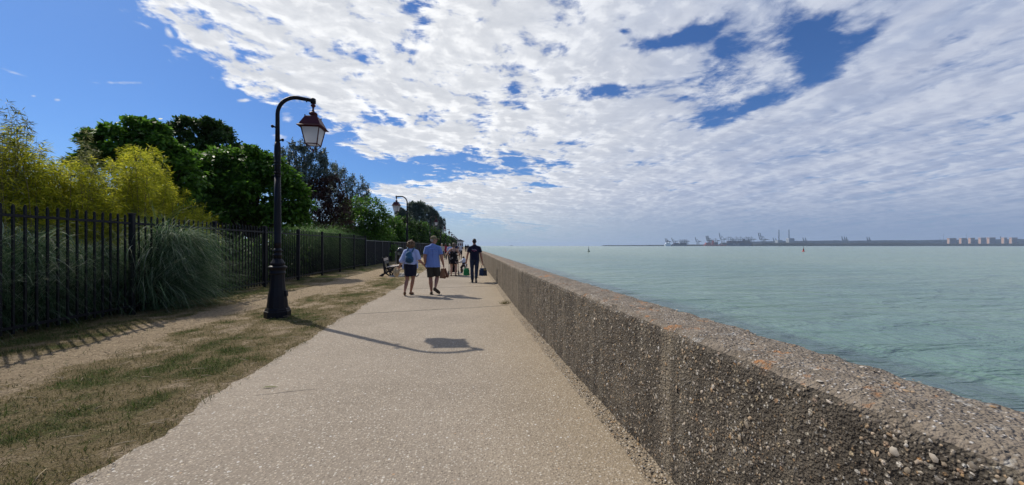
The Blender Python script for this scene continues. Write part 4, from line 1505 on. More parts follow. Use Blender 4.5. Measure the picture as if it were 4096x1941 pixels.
def ico_sphere():
    global _ico
    if _ico is None:
        import bmesh
        bm = bmesh.new()
        bmesh.ops.create_icosphere(bm, subdivisions=2, radius=1.0)
        bm.verts.index_update()
        _ico = ([v.co.copy() for v in bm.verts], [tuple(v.index for v in f.verts) for f in bm.faces])
        bm.free()
    return _ico


def solid(parts):
    """union pieces: ('c',p,q,r0,r1) round-ended limb, ('f',p,q,(rx,ry),(rx,ry)) flat-ended sleeve, ('e',c,(rx,ry,rz)[,M]) ellipsoid, ('b',c,size[,M])"""
    b = MB()
    for p in parts:
        k = p[0]
        if k == 'e':
            vs, fs = ico_sphere()
            c, r = Vector(p[1]), p[2]
            M = p[3] if len(p) > 3 else Matrix.Identity(3)
            b.add([c + M @ Vector((v.x * r[0], v.y * r[1], v.z * r[2])) for v in vs], fs)
        elif k == 'c':
            a, q, r0, r1 = Vector(p[1]), Vector(p[2]), p[3], p[4]
            t = (q - a).normalized()
            b.tube([a - t * r0, a - t * r0 * .8, a - t * r0 * .45, a, a.lerp(q, .5), q, q + t * r1 * .45, q + t * r1 * .8, q + t * r1], [r0 * .02, r0 * .6, r0 * .89, r0, (r0 + r1) / 2, r1, r1 * .89, r1 * .6, r1 * .02], 10)
        elif k == 'f':
            a, q = Vector(p[1]), Vector(p[2])
            (ax, ay), (qx, qy) = p[3], p[4]
            t = (q - a).normalized()
            e = Vector((1, 0, 0))
            e = (e - t * e.dot(t)).normalized()
            g = t.cross(e)
            n = 14
            vs = []
            for c, rx, ry in ((a, ax, ay), (q, qx, qy)):
                vs += [c + e * (rx * math.cos(2 * math.pi * i / n)) + g * (ry * math.sin(2 * math.pi * i / n)) for i in range(n)]
            b.add(vs, [tuple(range(n - 1, -1, -1)), tuple(range(n, 2 * n))] + [(i, (i + 1) % n, n + (i + 1) % n, n + i) for i in range(n)])
        elif k == 'b':
            b.box(p[1], p[2], p[3] if len(p) > 3 else None)
    return b


def skin_mesh(name, parts, mats, parent=None, vox=0.009, smooth=4, wrinkle=0.0, wscale=9.0, loc=None, rotz=0.0, paint=None):
    """pieces fused into one continuous surface."""
    b = solid(parts)
    me = bpy.data.meshes.new("tmp")
    me.from_pydata(b.v, [], b.f)
    o = bpy.data.objects.new("tmp", me)
    COL.objects.link(o)
    r = o.modifiers.new("r", 'REMESH')
    r.mode = 'VOXEL'
    r.voxel_size = vox
    if smooth:
        s = o.modifiers.new("s", 'SMOOTH')
        s.factor = 0.5
        s.iterations = smooth
    dg = bpy.context.evaluated_depsgraph_get()
    m = bpy.data.meshes.new_from_object(o.evaluated_get(dg))
    bpy.data.objects.remove(o)
    bpy.data.meshes.remove(me)
    m.name = name
    m.materials.clear()
    for x in (mats if isinstance(mats, (list, tuple)) else [mats]):
        m.materials.append(x)
    nv = len(m.vertices)
    if wrinkle:
        co = np.zeros(nv * 3, dtype=np.float32)
        no = np.zeros(nv * 3, dtype=np.float32)
        m.vertices.foreach_get('co', co)
        m.vertex_normals.foreach_get('vector', no)
        co, no = co.reshape(-1, 3), no.reshape(-1, 3)
        d = np.array([noise.noise(Vector((x * wscale, y * wscale, z * wscale * .55))) + .5 * noise.noise(Vector((x * wscale * 2.3 + 4, y * wscale * 2.3, z * wscale))) for x, y, z in co])
        co += no * (d * wrinkle)[:, None]
        m.vertices.foreach_set('co', co.ravel().astype(np.float32))
    m.polygons.foreach_set('use_smooth', np.ones(len(m.polygons), dtype=bool))
    if paint:
        idx = [paint(p.center) for p in m.polygons]
        m.polygons.foreach_set('material_index', idx)
    m.update()
    return link(name, m, parent, loc, rotz)


def m_skin(col):
    def f(nt, b):
        o = coords(nt)
        n = fbm(nt, o, 18.0, 4.0)
        put(nt, b.inputs['Base Color'], mix(nt, n, tuple(c * .8 for c in col), tuple(min(1, c * 1.15) for c in col)))
        b.inputs['Subsurface Weight'].default_value = 0.06
    return f


SKIN = material("tanned_skin", m_skin((0.36, 0.17, 0.11)), rough=0.5, spec=0.4)
SKIN2 = material("pale_skin", m_skin((0.50, 0.30, 0.22)), rough=0.5, spec=0.4)
SKIN3 = material("brown_skin", m_skin((0.12, 0.06, 0.04)), rough=0.5, spec=0.4)
EYEM = material("dark_eye", color=(0.02, 0.015, 0.012), rough=0.2)
LIP = material("lip", color=(0.28, 0.09, 0.08), rough=0.4)


def cloth(name, c, rough=0.9):
    def f(nt, b):
        o = coords(nt)
        n = fbm(nt, o, 7.0, 4.0, 0.6)
        w = fbm(nt, o, 260.0, 2.0, 0.6)
        k = n * .35 + w * .2 + .72
        put(nt, b.inputs['Base Color'], mix(nt, 1.0, tuple(c), vec(nt, k, k, k), 'MULTIPLY'))
        b.inputs['Sheen Weight'].default_value = 0.15
    return material(name, f, rough=rough, spec=0.15)


def hand_parts(w, d, side, curl=0.7, H=1.7, inward=None):
    """palm, four unequal bent fingers and a thumb; d points from wrist to knuckles, side is the thumb's side."""
    s = H / 1.72
    d = Vector(d).normalized()
    t = Vector(side)
    t = (t - d * t.dot(d)).normalized()          # across the palm, towards the thumb
    n = d.cross(t).normalized()
    if inward is not None and n.dot(Vector(inward)) < 0: n = -n
    P = []
    w = Vector(w)
    kn = w + d * .088 * s
    P.append(('c', w, w + d * .03 * s, .024 * s, .026 * s))
    for o in (-.030, -.010, .010, .030):
        P.append(('c', w + d * .02 * s + t * o * s * .7, kn + t * o * s, .0155 * s, .0125 * s))
    for o, L in ((.031, .068), (.0105, .078), (-.010, .072), (-.030, .056)):
        a = kn + t * o * s
        ang = curl
        d1 = (d * math.cos(ang * .6) + n * math.sin(ang * .6))
        d2 = (d * math.cos(ang * 1.5) + n * math.sin(ang * 1.5))
        m = a + d1 * L * .5 * s
        e = m + d2 * L * .5 * s
        P.append(('c', a, m, .0105 * s, .0095 * s))
        P.append(('c', m, e, .0095 * s, .0075 * s))
    a = w + d * .025 * s + t * .026 * s
    m = a + (t * .75 + d * .6 + n * .25).normalized() * .042 * s
    e = m + (t * .25 + d * .9 + n * .4).normalized() * .032 * s
    P.append(('c', a, m, .0145 * s, .0115 * s))
    P.append(('c', m, e, .0112 * s, .0085 * s))
    return P


class Figure:
    """joint positions of one standing or walking person, in metres; x to the right, y forward."""
    def __init__(s, H, build=1.0, hips=1.0, sh=1.0, lean=0.0):
        s.H, s.b = H, build
        s.hipw, s.shw = .056 * H * hips, .104 * H * sh
        s.J = dict(
            hipL=(-s.hipw, 0, .515 * H), hipR=(s.hipw, 0, .515 * H),
            kneeL=(-s.hipw * .95, .03, .28 * H), kneeR=(s.hipw * .95, .03, .28 * H),
            ankL=(-s.hipw * .85, -.01, .045 * H), ankR=(s.hipw * .85, -.01, .045 * H),
            toeL=(-s.hipw * .95, .135 * H, .012 * H), toeR=(s.hipw * .95, .135 * H, .012 * H),
            shL=(-s.shw, lean * .8, .79 * H), shR=(s.shw, lean * .8, .79 * H),
            elL=(-s.shw - .05, -.02, .62 * H), elR=(s.shw + .05, -.02, .62 * H),
            wrL=(-s.shw - .07, .06, .475 * H), wrR=(s.shw + .07, .06, .475 * H),
            head=(0, lean + .012 * H, .932 * H))
        s.lean = lean
        s.headyaw = 0.0
        s.curlL = s.curlR = 0.7

    def set(s, **k):
        for a, v in k.items():
            s.J[a] = v
        return s

    def j(s, n):
        return Vector(s.J[n])

    def torso(s, g=0.0):
        H, k, ln = s.H, s.b, s.lean
        return [('e', (0, 0, .535 * H), ((s.hipw + .042 * H) * k + g, .064 * H * k + g, .062 * H + g)),
                ('e', (0, ln * .3, .60 * H), (.080 * H * k + g, .057 * H * k + g, .085 * H + g)),
                ('e', (0, ln * .6, .69 * H), (.088 * H * k + g, .060 * H * k + g, .095 * H + g)),
                ('e', (0, ln * .75, .745 * H), ((s.shw - .012 * H) + g, .058 * H * k + g, .060 * H + g))]

    def yoke(s, g=0.0):
        H = s.H
        m = (s.j('shL') + s.j('shR')) / 2
        up = Vector((m.x, m.y, m.z + .030 * H))
        return [('c', up, s.j(q), .037 * H + g, .031 * H + g) for q in ('shL', 'shR')]

    def body(s):
        H, k = s.H, s.b
        P = s.torso()
        hc = s.j('head')
        nb = Vector((0, s.lean * .9, .815 * H))
        P += s.yoke()
        P.append(('c', nb - Vector((0, 0, .02 * H)), hc - Vector((0, .012 * H, .035 * H)), .036 * H, .031 * H))
        for q in 'LR':
            hip, kn, an, to = s.j('hip' + q), s.j('knee' + q), s.j('ank' + q), s.j('toe' + q)
            P.append(('c', hip, kn, .052 * H * k, .031 * H * k))
            mid = kn.lerp(an, .33) - Vector((0, .010 * H, 0))
            P.append(('c', kn, mid, .030 * H * k, .0325 * H * k))
            P.append(('c', mid, an, .0325 * H * k, .0185 * H))
            dirn = (to - an)
            heel = an - Vector((dirn.x, dirn.y, 0)).normalized() * .022 * H - (an - to).normalized() * 0 + Vector((0, 0, -.024 * H))
            P.append(('c', an, heel, .019 * H, .018 * H))
            P.append(('c', heel, heel.lerp(to, .62), .018 * H, .021 * H))
            P.append(('c', heel.lerp(to, .62), to, .021 * H, .014 * H))
            sh, el, wr = s.j('sh' + q), s.j('el' + q), s.j('wr' + q)
            P.append(('c', sh, el, .031 * H * k, .0235 * H * k))
            m2 = el.lerp(wr, .3)
            P.append(('c', el, m2, .0235 * H * k, .0235 * H * k))
            P.append(('c', m2, wr, .0235 * H * k, .0155 * H))
            d = (wr - el).normalized()
            d = (d + Vector((0, 0, -.25))).normalized()
            P += hand_parts(wr, d, (0, 1, 0), s.curlL if q == 'L' else s.curlR, H, (-1 if q == 'R' else 1, 0, 0))
        # head with jaw, nose, brow and ears
        Y = Matrix.Rotation(s.headyaw, 3, 'Z')
        def hp(x, y, z): return hc + Y @ Vector((x * H, y * H, z * H))
        P.append(('e', hp(0, -.006, .008), (.0435 * H, .054 * H, .056 * H), Y))
        P.append(('e', hp(0, .018, -.028), (.034 * H, .034 * H, .036 * H), Y))
        P.append(('c', hp(0, .048, .006), hp(0, .058, -.012), .006 * H, .009 * H))
        P.append(('c', hp(-.02, .044, .014), hp(.02, .044, .014), .007 * H, .007 * H))
        P.append(('e', hp(0, .048, -.030), (.013 * H, .006 * H, .006 * H), Y))
        for x in (-1, 1):
            P.append(('e', hp(x * .0445, -.004, -.006), (.008 * H, .014 * H, .019 * H), Y))
        s.eyes = [hp(-.0175, .050, .003), hp(.0175, .050, .003)]
        s.mouth = hp(0, .053, -.030)
        s.hp = hp
        return P


def person(px, py, fig, rotz, skin, label, vox=0.0085, group=None):
    o = at(px, py)
    P = fig.body()
    H = fig.H

    def paint(c):
        for e in fig.eyes:
            if (c - e).length < .0105 * H: return 1
        d = c - fig.mouth
        if d.length < .013 * H and abs(d.z) < .004 * H: return 2
        return 0
    body = skin_mesh("person", P, [skin, EYEM, LIP], None, vox, 3, 0, loc=(o.x, o.y, 0.004), rotz=rotz, paint=paint)
    body['label'] = label
    body['category'] = "person"
    if group: body['group'] = group
    return body


def hair_short(f, mat, parent, vox=.009, vol=1.0, back=0.0):
    H = f.H
    hp = f.hp
    Y = Matrix.Rotation(f.headyaw, 3, 'Z')
    P = [('e', hp(0, -.012, .018), (.0465 * H * vol, .054 * H * vol, .053 * H * vol), Y), ('e', hp(0, -.032, -.004), (.041 * H * vol, .034 * H * vol, .045 * H * vol), Y)]
    if back: P.append(('e', hp(0, -.03, -.03), (.046 * H * vol, .035 * H * vol, .04 * H * back), Y))
    return skin_mesh("hair", P, mat, parent, vox, 1, .004 * vol, 60.0)


def shoes(f, mats, parent, sole=None, vox=.008, low=True):
    H = f.H
    for q in 'LR':
        an, to = f.j('ank' + q), f.j('toe' + q)
        dirn = (to - an)
        fl = Vector((dirn.x, dirn.y, 0)).normalized()
        heel = an - fl * .022 * H + Vector((0, 0, -.024 * H))
        ax = (to - heel).normalized()
        P = [('c', heel, heel.lerp(to, .6), .023 * H, .026 * H), ('c', heel.lerp(to, .6), to, .026 * H, .018 * H)]
        if not low: P.append(('c', an, heel, .026 * H, .024 * H))
        else: P.append(('c', heel + Vector((0, 0, .006 * H)), heel.lerp(to, .3) + Vector((0, 0, .004 * H)), .024 * H, .022 * H))
        sh = skin_mesh("shoe", P, mats, parent, vox, 2)
        if sole is not None:
            up = Vector((0, 0, 1)) - ax * ax.z
            up.normalize()
            sd = ax.cross(up)
            b = MB()
            ol = []
            for t, w in ((-.08, .016), (.1, .022), (.4, .021), (.7, .027), (.95, .022), (1.08, .008)):
                ol.append((t, w * H))
            L = (to - heel).length
            pts = [heel + ax * (t * L) + sd * w for t, w in ol] + [heel + ax * (t * L) - sd * w for t, w in reversed(ol)]
            b.prism(pts, up * .012 * H, o=-up * .026 * H)
            b.build("sole", sole, sh)


def cat(a, b_, t): return Vector(a).lerp(Vector(b_), t)


def sleeve(f, q, t0, t1, g0, g1, H):
    """sleeve pieces along shoulder-elbow(-wrist), t in 0..2."""
    sh, el, wr = f.j('sh' + q), f.j('el' + q), f.j('wr' + q)
    def P(t): return sh.lerp(el, t) if t <= 1 else el.lerp(wr, t - 1)
    out = []
    if t1 <= 1:
        out.append(('c', sh, sh.lerp(el, .15), .030 * H + g0, .031 * H + g0))
        out.append(('f', sh.lerp(el, .08), P(t1), (.033 * H + g0, .033 * H + g0), (.026 * H + g1, .026 * H + g1)))
    else:
        out.append(('c', sh, el, .032 * H + g0, .026 * H + g1))
        out.append(('f', el, P(t1), (.026 * H + g1, .026 * H + g1), (.022 * H + g1, .022 * H + g1)))
    return out


def shirt(f, mat, parent, hem, sl=.62, g=.018, g1=.02, name="shirt", vox=.010, wr=.006, bottom=None, collar=True, widen=0.0):
    H, k = f.H, f.b
    P = f.torso(g)[1:]
    bx, by = bottom or ((f.hipw + .044 * H) * k + g, .066 * H * k + g)
    P.append(('f', (0, f.lean * .75, .75 * H), (0, 0, hem), (f.shw - .022 * H + g, .050 * H * k + g), (bx + widen, by + widen * .5)))
    P += f.yoke(g * .45)
    if sl:
        for q in 'LR': P += sleeve(f, q, 0, sl, g * .5, g1, H)
    if collar: P.append(('f', (0, f.lean * .85 - .004 * H, .80 * H), (0, f.lean * .9 + .002 * H, .862 * H), (.058 * H, .05 * H), (.040 * H, .039 * H)))
    return skin_mesh(name, P, mat, parent, vox, 2, wr, 10.0)


def legs_cloth(f, mat, parent, t1, g0=.016, g1=.022, name="shorts", vox=.010, wr=.005, top=.60, flare=0.0):
    """shorts or trousers: t1 along hip-knee (0..1) or on to the ankle (..2)."""
    H, k = f.H, f.b
    P = [('e', (0, 0, .535 * H), ((f.hipw + .043 * H) * k + g0 * .8, .066 * H * k + g0 * .8, .06 * H)),
         ('f', (0, 0, .53 * H), (0, 0, top * H), ((f.hipw + .042 * H) * k + g0, .065 * H * k + g0), ((.086 * H) * k + g0, .060 * H * k + g0))]
    for q in 'LR':
        hip, kn, an = f.j('hip' + q), f.j('knee' + q), f.j('ank' + q)
        if t1 <= 1:
            e = hip.lerp(kn, t1)
            P.append(('f', hip + Vector((0, 0, .03 * H)), e, (.054 * H * k + g0, .056 * H * k + g0), (.038 * H * k + g1, .040 * H * k + g1)))
        else:
            e = kn.lerp(an, t1 - 1)
            P.append(('c', hip, kn, .054 * H * k + g0 * .6, .034 * H * k + g1 * .6))
            P.append(('c', kn, kn.lerp(an, .4), .034 * H * k + g1 * .6, .032 * H * k + g1 * .7))
            P.append(('f', kn.lerp(an, .35), e, (.033 * H * k + g1 * .7, .034 * H * k + g1 * .7), (.026 * H + g1 * .8, .028 * H + g1 * .8)))
    return skin_mesh(name, P, mat, parent, vox, 2, wr, 11.0)


# ---------------------------------------------------------------- woman with curly hair
HAIRB = material("blond_brown_hair", color=(0.16, 0.095, 0.05), rough=0.55)
f = Figure(1.66, 1.05, 1.12, .94)
f.set(hipL=(-.10, 0, .86), hipR=(.11, 0, .86), kneeL=(-.075, -.06, .47), kneeR=(.085, .02, .46), ankL=(-.125, -.22, .135), ankR=(.015, .06, .085), toeL=(-.15, -.03, .022), toeR=(.06, .27, .022),
      shL=(-.125, 0, 1.315), shR=(.185, 0, 1.315), elL=(-.235, -.04, 1.04), elR=(.265, .0, 1.06), wrL=(-.31, .02, .86), wrR=(.415, .07, .90), head=(.03, .02, 1.545))
f.curlL = 1.0
w1 = person(1640, 1181, f, 0.0, SKIN, "woman with curly hair, pale blue shirt and navy skirt, walking away hand in hand", .0075)
WSH = cloth("pale_blue_cotton", (0.42, 0.49, 0.74))
NAVY = cloth("navy_cloth", (0.012, 0.014, 0.028))
H = f.H
sp = f.torso(.02)[1:] + [('f', (.02, 0, 1.26), (.005, -.01, .93), (.152, .112), (.185, .145)), ] + f.yoke(.012)
for q in 'LR':
    sp += sleeve(f, q, 0, 1.12 if q == 'L' else .98, .018, .036, H)
# loose open tails that hang down on both sides
sp += [('f', (-.15, .02, 1.02), (-.215, .03, .79), (.06, .035), (.03, .012)), ('f', (.17, .02, 1.02), (.215, .02, .80), (.07, .04), (.035, .012))]
sp.append(('f', (.03, -.005, 1.33), (.03, .0, 1.415), (.085, .075), (.062, .058)))
skin_mesh("shirt", sp, WSH, w1, .009, 2, .009, 9.0)
skin_mesh("skirt", [('f', (.005, 0, 1.0), (.01, 0, .88), (.172, .122), (.204, .14)), ('f', (.01, 0, .89), (.015, -.01, .62), (.204, .14), (.182, .14)), ('f', (.015, -.01, .64), (.02, -.015, .565), (.178, .14), (.165, .14))], NAVY, w1, .009, 2, .005, 7.0)
skin_mesh("vest", [('f', (.005, 0, 1.06), (.005, 0, .955), (.165, .118), (.172, .128))], cloth("white_vest", (0.66, 0.68, 0.74)), w1, .009, 2, .003)
rg = np.random.default_rng(5)
hp_ = f.hp
P = [('e', hp_(0, -.012, .012), (.075, .085, .085)), ('e', hp_(0, -.03, -.02), (.08, .07, .07))]
for i in range(150):
    d = Vector(rg.normal(0, 1, 3)).normalized()
    if d.y > .45 and d.z < .4: continue
    c = hp_(0, -.012, -.004) + Vector((d.x * .110, d.y * .105 - .014, d.z * .116))
    P.append(('e', c, tuple(rg.uniform(.015, .027, 3))))
skin_mesh("hair", P, HAIRB, w1, .0065, 1, .004, 50.0)
shoes(f, material("tan_sandal", color=(0.14, 0.07, 0.035), rough=0.7), w1)

# her backpack
BPK = cloth("teal_nylon", (0.035, 0.115, 0.205), .6)
BP2 = cloth("dark_teal_nylon", (0.02, 0.06, 0.11), .6)
bp = link("backpack", None, None, w1.location)
bp.empty_display_size = .1
tag(bp, "small blue patterned backpack worn by the curly haired woman", "backpack")
skin_mesh("bag_body", [('e', (.0, -.165, 1.09), (.135, .075, .13)), ('e', (-.01, -.16, 1.22), (.095, .065, .12)), ('b', (0, -.16, 1.08), (.22, .11, .16))], BPK, bp, .009, 3, .010, 13.0)
skin_mesh("front_pocket", [('e', (-.005, -.225, 1.06), (.095, .035, .075))], BP2, bp, .008, 2, .006, 14.0)
for s in (-1, 1):
    b = MB()
    b.tube([(.01 + s * .06, -.13, 1.30), (.025 + s * .085, -.085, 1.385), (.03 + s * .095, -.02, 1.425), (.03 + s * .10, .05, 1.40)], [.020, .021, .021, .018], 8)
    b.build("strap", BPK, bp)

# her straw hat, held by the brim at her side
STRAWH = material("straw_hat", color=(0.56, 0.42, 0.24), rough=0.85)
hw = w1.location + Vector((-.40, .03, .70))
hat = empty("straw_hat", hw)
tag(hat, "tan straw hat hanging from the curly haired woman's left hand", "hat")
hat.rotation_euler = (math.radians(80), math.radians(18), math.radians(48))
hat.scale = (.86, .86, .86)
b = MB()
b.lathe([(.02, .10), (.06, .098), (.082, .085), (.092, .05), (.098, .0), (.165, -.012), (.168, -.004), (.165, .0)][::-1], 26)
o = b.build("brim", STRAWH, hat)
o.scale = (0.82, 1.1, 1)
b = MB()
b.lathe([(.101, .004), (.100, .024), (.0985, .026)], 26)
o = b.build("hat_band", cloth("beige_band", (0.40, 0.30, 0.18)), hat)
o.scale = (0.82, 1.1, 1)

# ---------------------------------------------------------------- man in the cap
f = Figure(1.80, 1.08, 1.0, 1.0)
f.set(kneeL=(-.075, .02, .50), kneeR=(.125, .06, .53), ankL=(-.045, -.03, .085), ankR=(.085, -.20, .235), toeL=(-.07, .20, .022), toeR=(.20, -.055, .06),
      elL=(-.245, -.03, 1.13), elR=(.265, -.03, 1.12), wrL=(-.225, .03, .905), wrR=(.315, .03, .90), head=(.03, .02, 1.68))
f.headyaw = math.radians(-62)
f.curlL, f.curlR = 1.1, 1.0
m1 = person(1732, 1178, f, 0.0, SKIN, "man in olive cap, blue short sleeved shirt and brown shorts, holding the woman's hand", .0075)
BLUE = cloth("blue_linen", (0.17, 0.25, 0.52))
shirt(f, BLUE, m1, .835, .66, .024, .028, "shirt", .009, .008, ((f.hipw + .05 * 1.8) * 1.05 + .032, .168), True)
b = MB()
b.tube([(.0, -.133, 1.38), (0, -.142, 1.25), (.004, -.146, 1.12)], .004, 4)
b.tube([(-.14, -.115, 1.395), (0, -.131, 1.385), (.15, -.112, 1.395)], .004, 4)
b.build("seam", cloth("blue_seam", (0.05, 0.10, 0.36)), m1)
legs_cloth(f, cloth("brown_olive_cotton", (0.045, 0.040, 0.030)), m1, .93, .004, .032, "shorts", .009, .003, .54)
hair_short(f, material("grey_hair", color=(0.30, 0.28, 0.26), rough=0.7), m1, .008, .95)
CAPM = cloth("olive_cap", (0.19, 0.155, 0.085))
Yh = Matrix.Rotation(f.headyaw, 3, 'Z')
cp = skin_mesh("cap", [('e', f.hp(0, -.008, .026), (.087, .103, .080), Yh), ('e', f.hp(0, -.010, .012), (.087, .102, .055), Yh)], CAPM, m1, .007, 2)
skin_mesh("bill", [('e', f.hp(0, .066, .016), (.070, .075, .012), Yh @ rot3(rx=-.25))], CAPM, cp, .006, 1)
b = MB()
for s in (-1, 1):
    b.tube([f.hp(s * .046, -.005, .006), f.hp(s * .046, .03, .006), f.hp(s * .038, .05, .006)], .004, 5)
    b.lathe([(.018, -.002), (.018, .002)], 12, f.hp(s * .020, .054, .002), M=Yh @ rot3(rx=math.pi / 2))
b.build("glasses", material("spectacle_frame", color=(0.03, 0.03, 0.035), rough=0.3), m1)
shoes(f, material("dark_brown_shoe", color=(0.05, 0.032, 0.02), rough=0.6), m1, material("shoe_sole", color=(0.045, 0.035, 0.03), rough=0.8))
b = MB()
b.lathe([(.031, -.014), (.034, 0), (.031, .014)], 12, f.j('elL').lerp(f.j('wrL'), .93))
b.build("watch", IRON, m1)
# a pair of brown shoes carried in his right hand
BRN = material("brown_leather", color=(0.16, 0.065, 0.03), rough=0.55)
hnd = m1.location + f.j('wrR') + Vector((.01, .03, -.11))
bag = empty("carried_shoes", hnd)
tag(bag, "pair of brown leather shoes dangling from the right hand of the man in the cap", "shoes")
skin_mesh("shoe", [('c', (-.02, -.02, -.02), (.0, .0, -.22), .035, .05), ('e', (.02, .02, -.27), (.055, .05, .06))], BRN, bag, .008, 2, .004, 15)
skin_mesh("shoe", [('c', (.04, .05, -.02), (.09, .05, -.20), .03, .045), ('e', (.11, .05, -.24), (.05, .05, .06))], BRN, bag, .008, 2, .004, 15)
skin_mesh("cloth_wrap", [('f', (-.045, -.05, -.0), (-.055, -.05, -.30), (.045, .03), (.075, .035))], cloth("tan_cloth", (0.22, 0.115, 0.06)), bag, .008, 2, .008, 12)

# ---------------------------------------------------------------- man in the navy polo
f = Figure(1.78, 1.0, 1.0, 1.08)
f.set(kneeL=(-.10, .05, .50), kneeR=(.085, .03, .50), ankL=(-.085, -.02, .09), ankR=(.055, -.22, .20), toeL=(-.10, .21, .025), toeR=(.075, -.13, .022),
      elL=(-.29, -.03, 1.10), elR=(.265, -.03, 1.08), wrL=(-.325, .03, .85), wrR=(.32, .03, .83), head=(-.005, .02, 1.665))
f.curlL = f.curlR = 1.25
m2 = person(1898, 1130, f, 0.0, SKIN, "man in navy polo and dark jeans walking close to the wall, carrying two bags", .008)
POLO = cloth("navy_polo", (0.010, 0.012, 0.030))
ps = shirt(f, POLO, m2, .915, .58, .022, .03, "polo_shirt", .009, .006, ((f.hipw + .045 * 1.78) + .022, .146), True)
PINK = material("pink_print", color=(0.50, 0.12, 0.22), rough=0.7)
PALE = material("pale_print", color=(0.62, 0.60, 0.68), rough=0.7)
b = MB()
c = MB()
rr = random.Random(4)
for i in range(9):
    b.box((-.10 + i * .022 + rr.uniform(-.003, .003), -.146, 1.30 + .022 * math.sin(i * 1.1)), (.014, .012, .014 + .02 * rr.random()), rot3(ry=.3))
for i in range(8):
    c.box((-.10 + i * .026, -.145, 1.345 - .006 * i + .012 * (i % 2)), (.016, .012, .010 + .014 * rr.random()), rot3(ry=.4))
b.v = [(x, y - .006, z - .012) for x, y, z in b.v]
b.build("print", PINK, ps)
c.build("print", PALE, ps)
legs_cloth(f, cloth("dark_denim", (0.022, 0.035, 0.062)), m2, 1.96, .014, .020, "jeans", .009, .006, .56)
hair_short(f, material("black_hair", color=(0.012, 0.010, 0.010), rough=0.6), m2, .008, .97)
shoes(f, material("black_shoe", color=(0.02, 0.02, 0.022), rough=0.6), m2, material("pale_sole", color=(0.32, 0.30, 0.27), rough=0.8), low=False)


def tote(loc, w, h, d, mats, hmat, label, hgt, panels=()):
    root = empty("shopping_bag", loc)
    tag(root, label, "bag")
    skin_mesh("bag_body", [('f', (0, 0, -hgt), (0, 0, -hgt - h), (w * .36, d * .30), (w * .5, d * .5)), ('b', (0, 0, -hgt - h * .6), (w * .86, d * .8, h * .78))], mats, root, .009, 2, .008, 11.0)
    for s in (-1, 1):
        b = MB()
        b.tube([(-w * .22, s * d * .25, -hgt - .02), (-w * .16, s * d * .18, -hgt * .5), (-.02, s * .012, .005), (.02, s * .012, .005), (w * .16, s * d * .18, -hgt * .5), (w * .22, s * d * .25, -hgt - .02)], .008, 6)
        b.build("handle", hmat, root)
    for (cx, cz, pw, ph, pm) in panels:
        b = MB()
        b.box((cx, -d * .5 - .008, -hgt - cz), (pw, .012, ph), rot3(rx=-.10))
        b.build("panel", pm, root)
    return root


BLKM = material("black_webbing", color=(0.015, 0.015, 0.017), rough=0.8)
tote(m2.location + f.j('wrL') + Vector((.0, .02, -.10)), .27, .30, .16, material("green_bag", color=(0.010, 0.19, 0.055), rough=0.5), material("white_handle", color=(.7, .72, .74), rough=0.6), "bright green carrier bag with white handles in the navy polo man's left hand", .17)
tote(m2.location + f.j('wrR') + Vector((.03, .02, -.10)), .36, .31, .17, material("blue_bag", color=(0.018, 0.042, 0.095), rough=0.5), BLKM, "dark blue shopping bag with a yellow patch in the navy polo man's right hand", .16,
     [(.07, .05, .09, .06, material("yellow_patch", color=(0.30, 0.24, 0.07), rough=0.6)), (.075, .18, .12, .20, material("dark_panel", color=(0.03, 0.035, 0.05), rough=0.6))])

# ---------------------------------------------------------------- woman in the floral dress with a pushchair


def m_floral(nt, b):
    o = coords(nt)
    d, c = voro(nt, o, 9.0)
    n = fbm(nt, o, 16.0, 3.0, .5, 1.2)
    r = xyz(nt, c)[0]
    k = (d + (n - .5) * .55).step(.34, .30) * r.step(.25, .3)
    col = ramp(nt, r, [(0, (.35, .3, .26)), (.5, (.42, .36, .31)), (.75, (.22, .15, .13)), (1, (.5, .45, .41))])
    col = mix(nt, n.step(.5, .62), col, (.06, .04, .035))
    put(nt, b.inputs['Base Color'], mix(nt, k, (0.014, 0.012, 0.014), col))


f = Figure(1.63, 1.16, 1.18, .98)
f.set(kneeL=(-.10, .05, .45), kneeR=(.115, .0, .46), ankL=(-.115, .04, .075), ankR=(.105, -.06, .08), toeL=(-.12, .24, .02), toeR=(.14, .12, .02),
      elL=(-.33, .03, 1.09), elR=(.31, .05, 1.08), wrL=(-.24, .26, 1.02), wrR=(.22, .27, 1.02), head=(.02, .02, 1.52))
w2 = person(1814, 1105, f, 0.0, SKIN2, "woman in black floral strappy dress with bare shoulders, pushing a pushchair", .009)
FLO = material("floral_print", m_floral, rough=0.85, spec=0.15)
H = f.H
dr = skin_mesh("dress", [f.torso(.016)[1], f.torso(.016)[2], ('f', (0, 0, 1.20), (0, 0, 1.0), (.165, .125), (.185, .135)), ('f', (0, 0, 1.02), (0, -.01, .60), (.175, .13), (.245, .19))], FLO, w2, .010, 2, .008, 9)
for s in (-1, 1):
    b = MB()
    b.tube([(s * .10, -.11, 1.19), (s * .10, -.085, 1.30), (s * .095, -.02, 1.365), (s * .09, .06, 1.31)], .008, 6)
    b.build("strap", BLKM, dr)
hair_short(f, material("ash_brown_hair", color=(0.13, 0.10, 0.075), rough=0.6), w2, .008, 1.18, 1.0)
shoes(f, material("flat_sandal", color=(0.10, 0.045, 0.03), rough=0.7), w2)

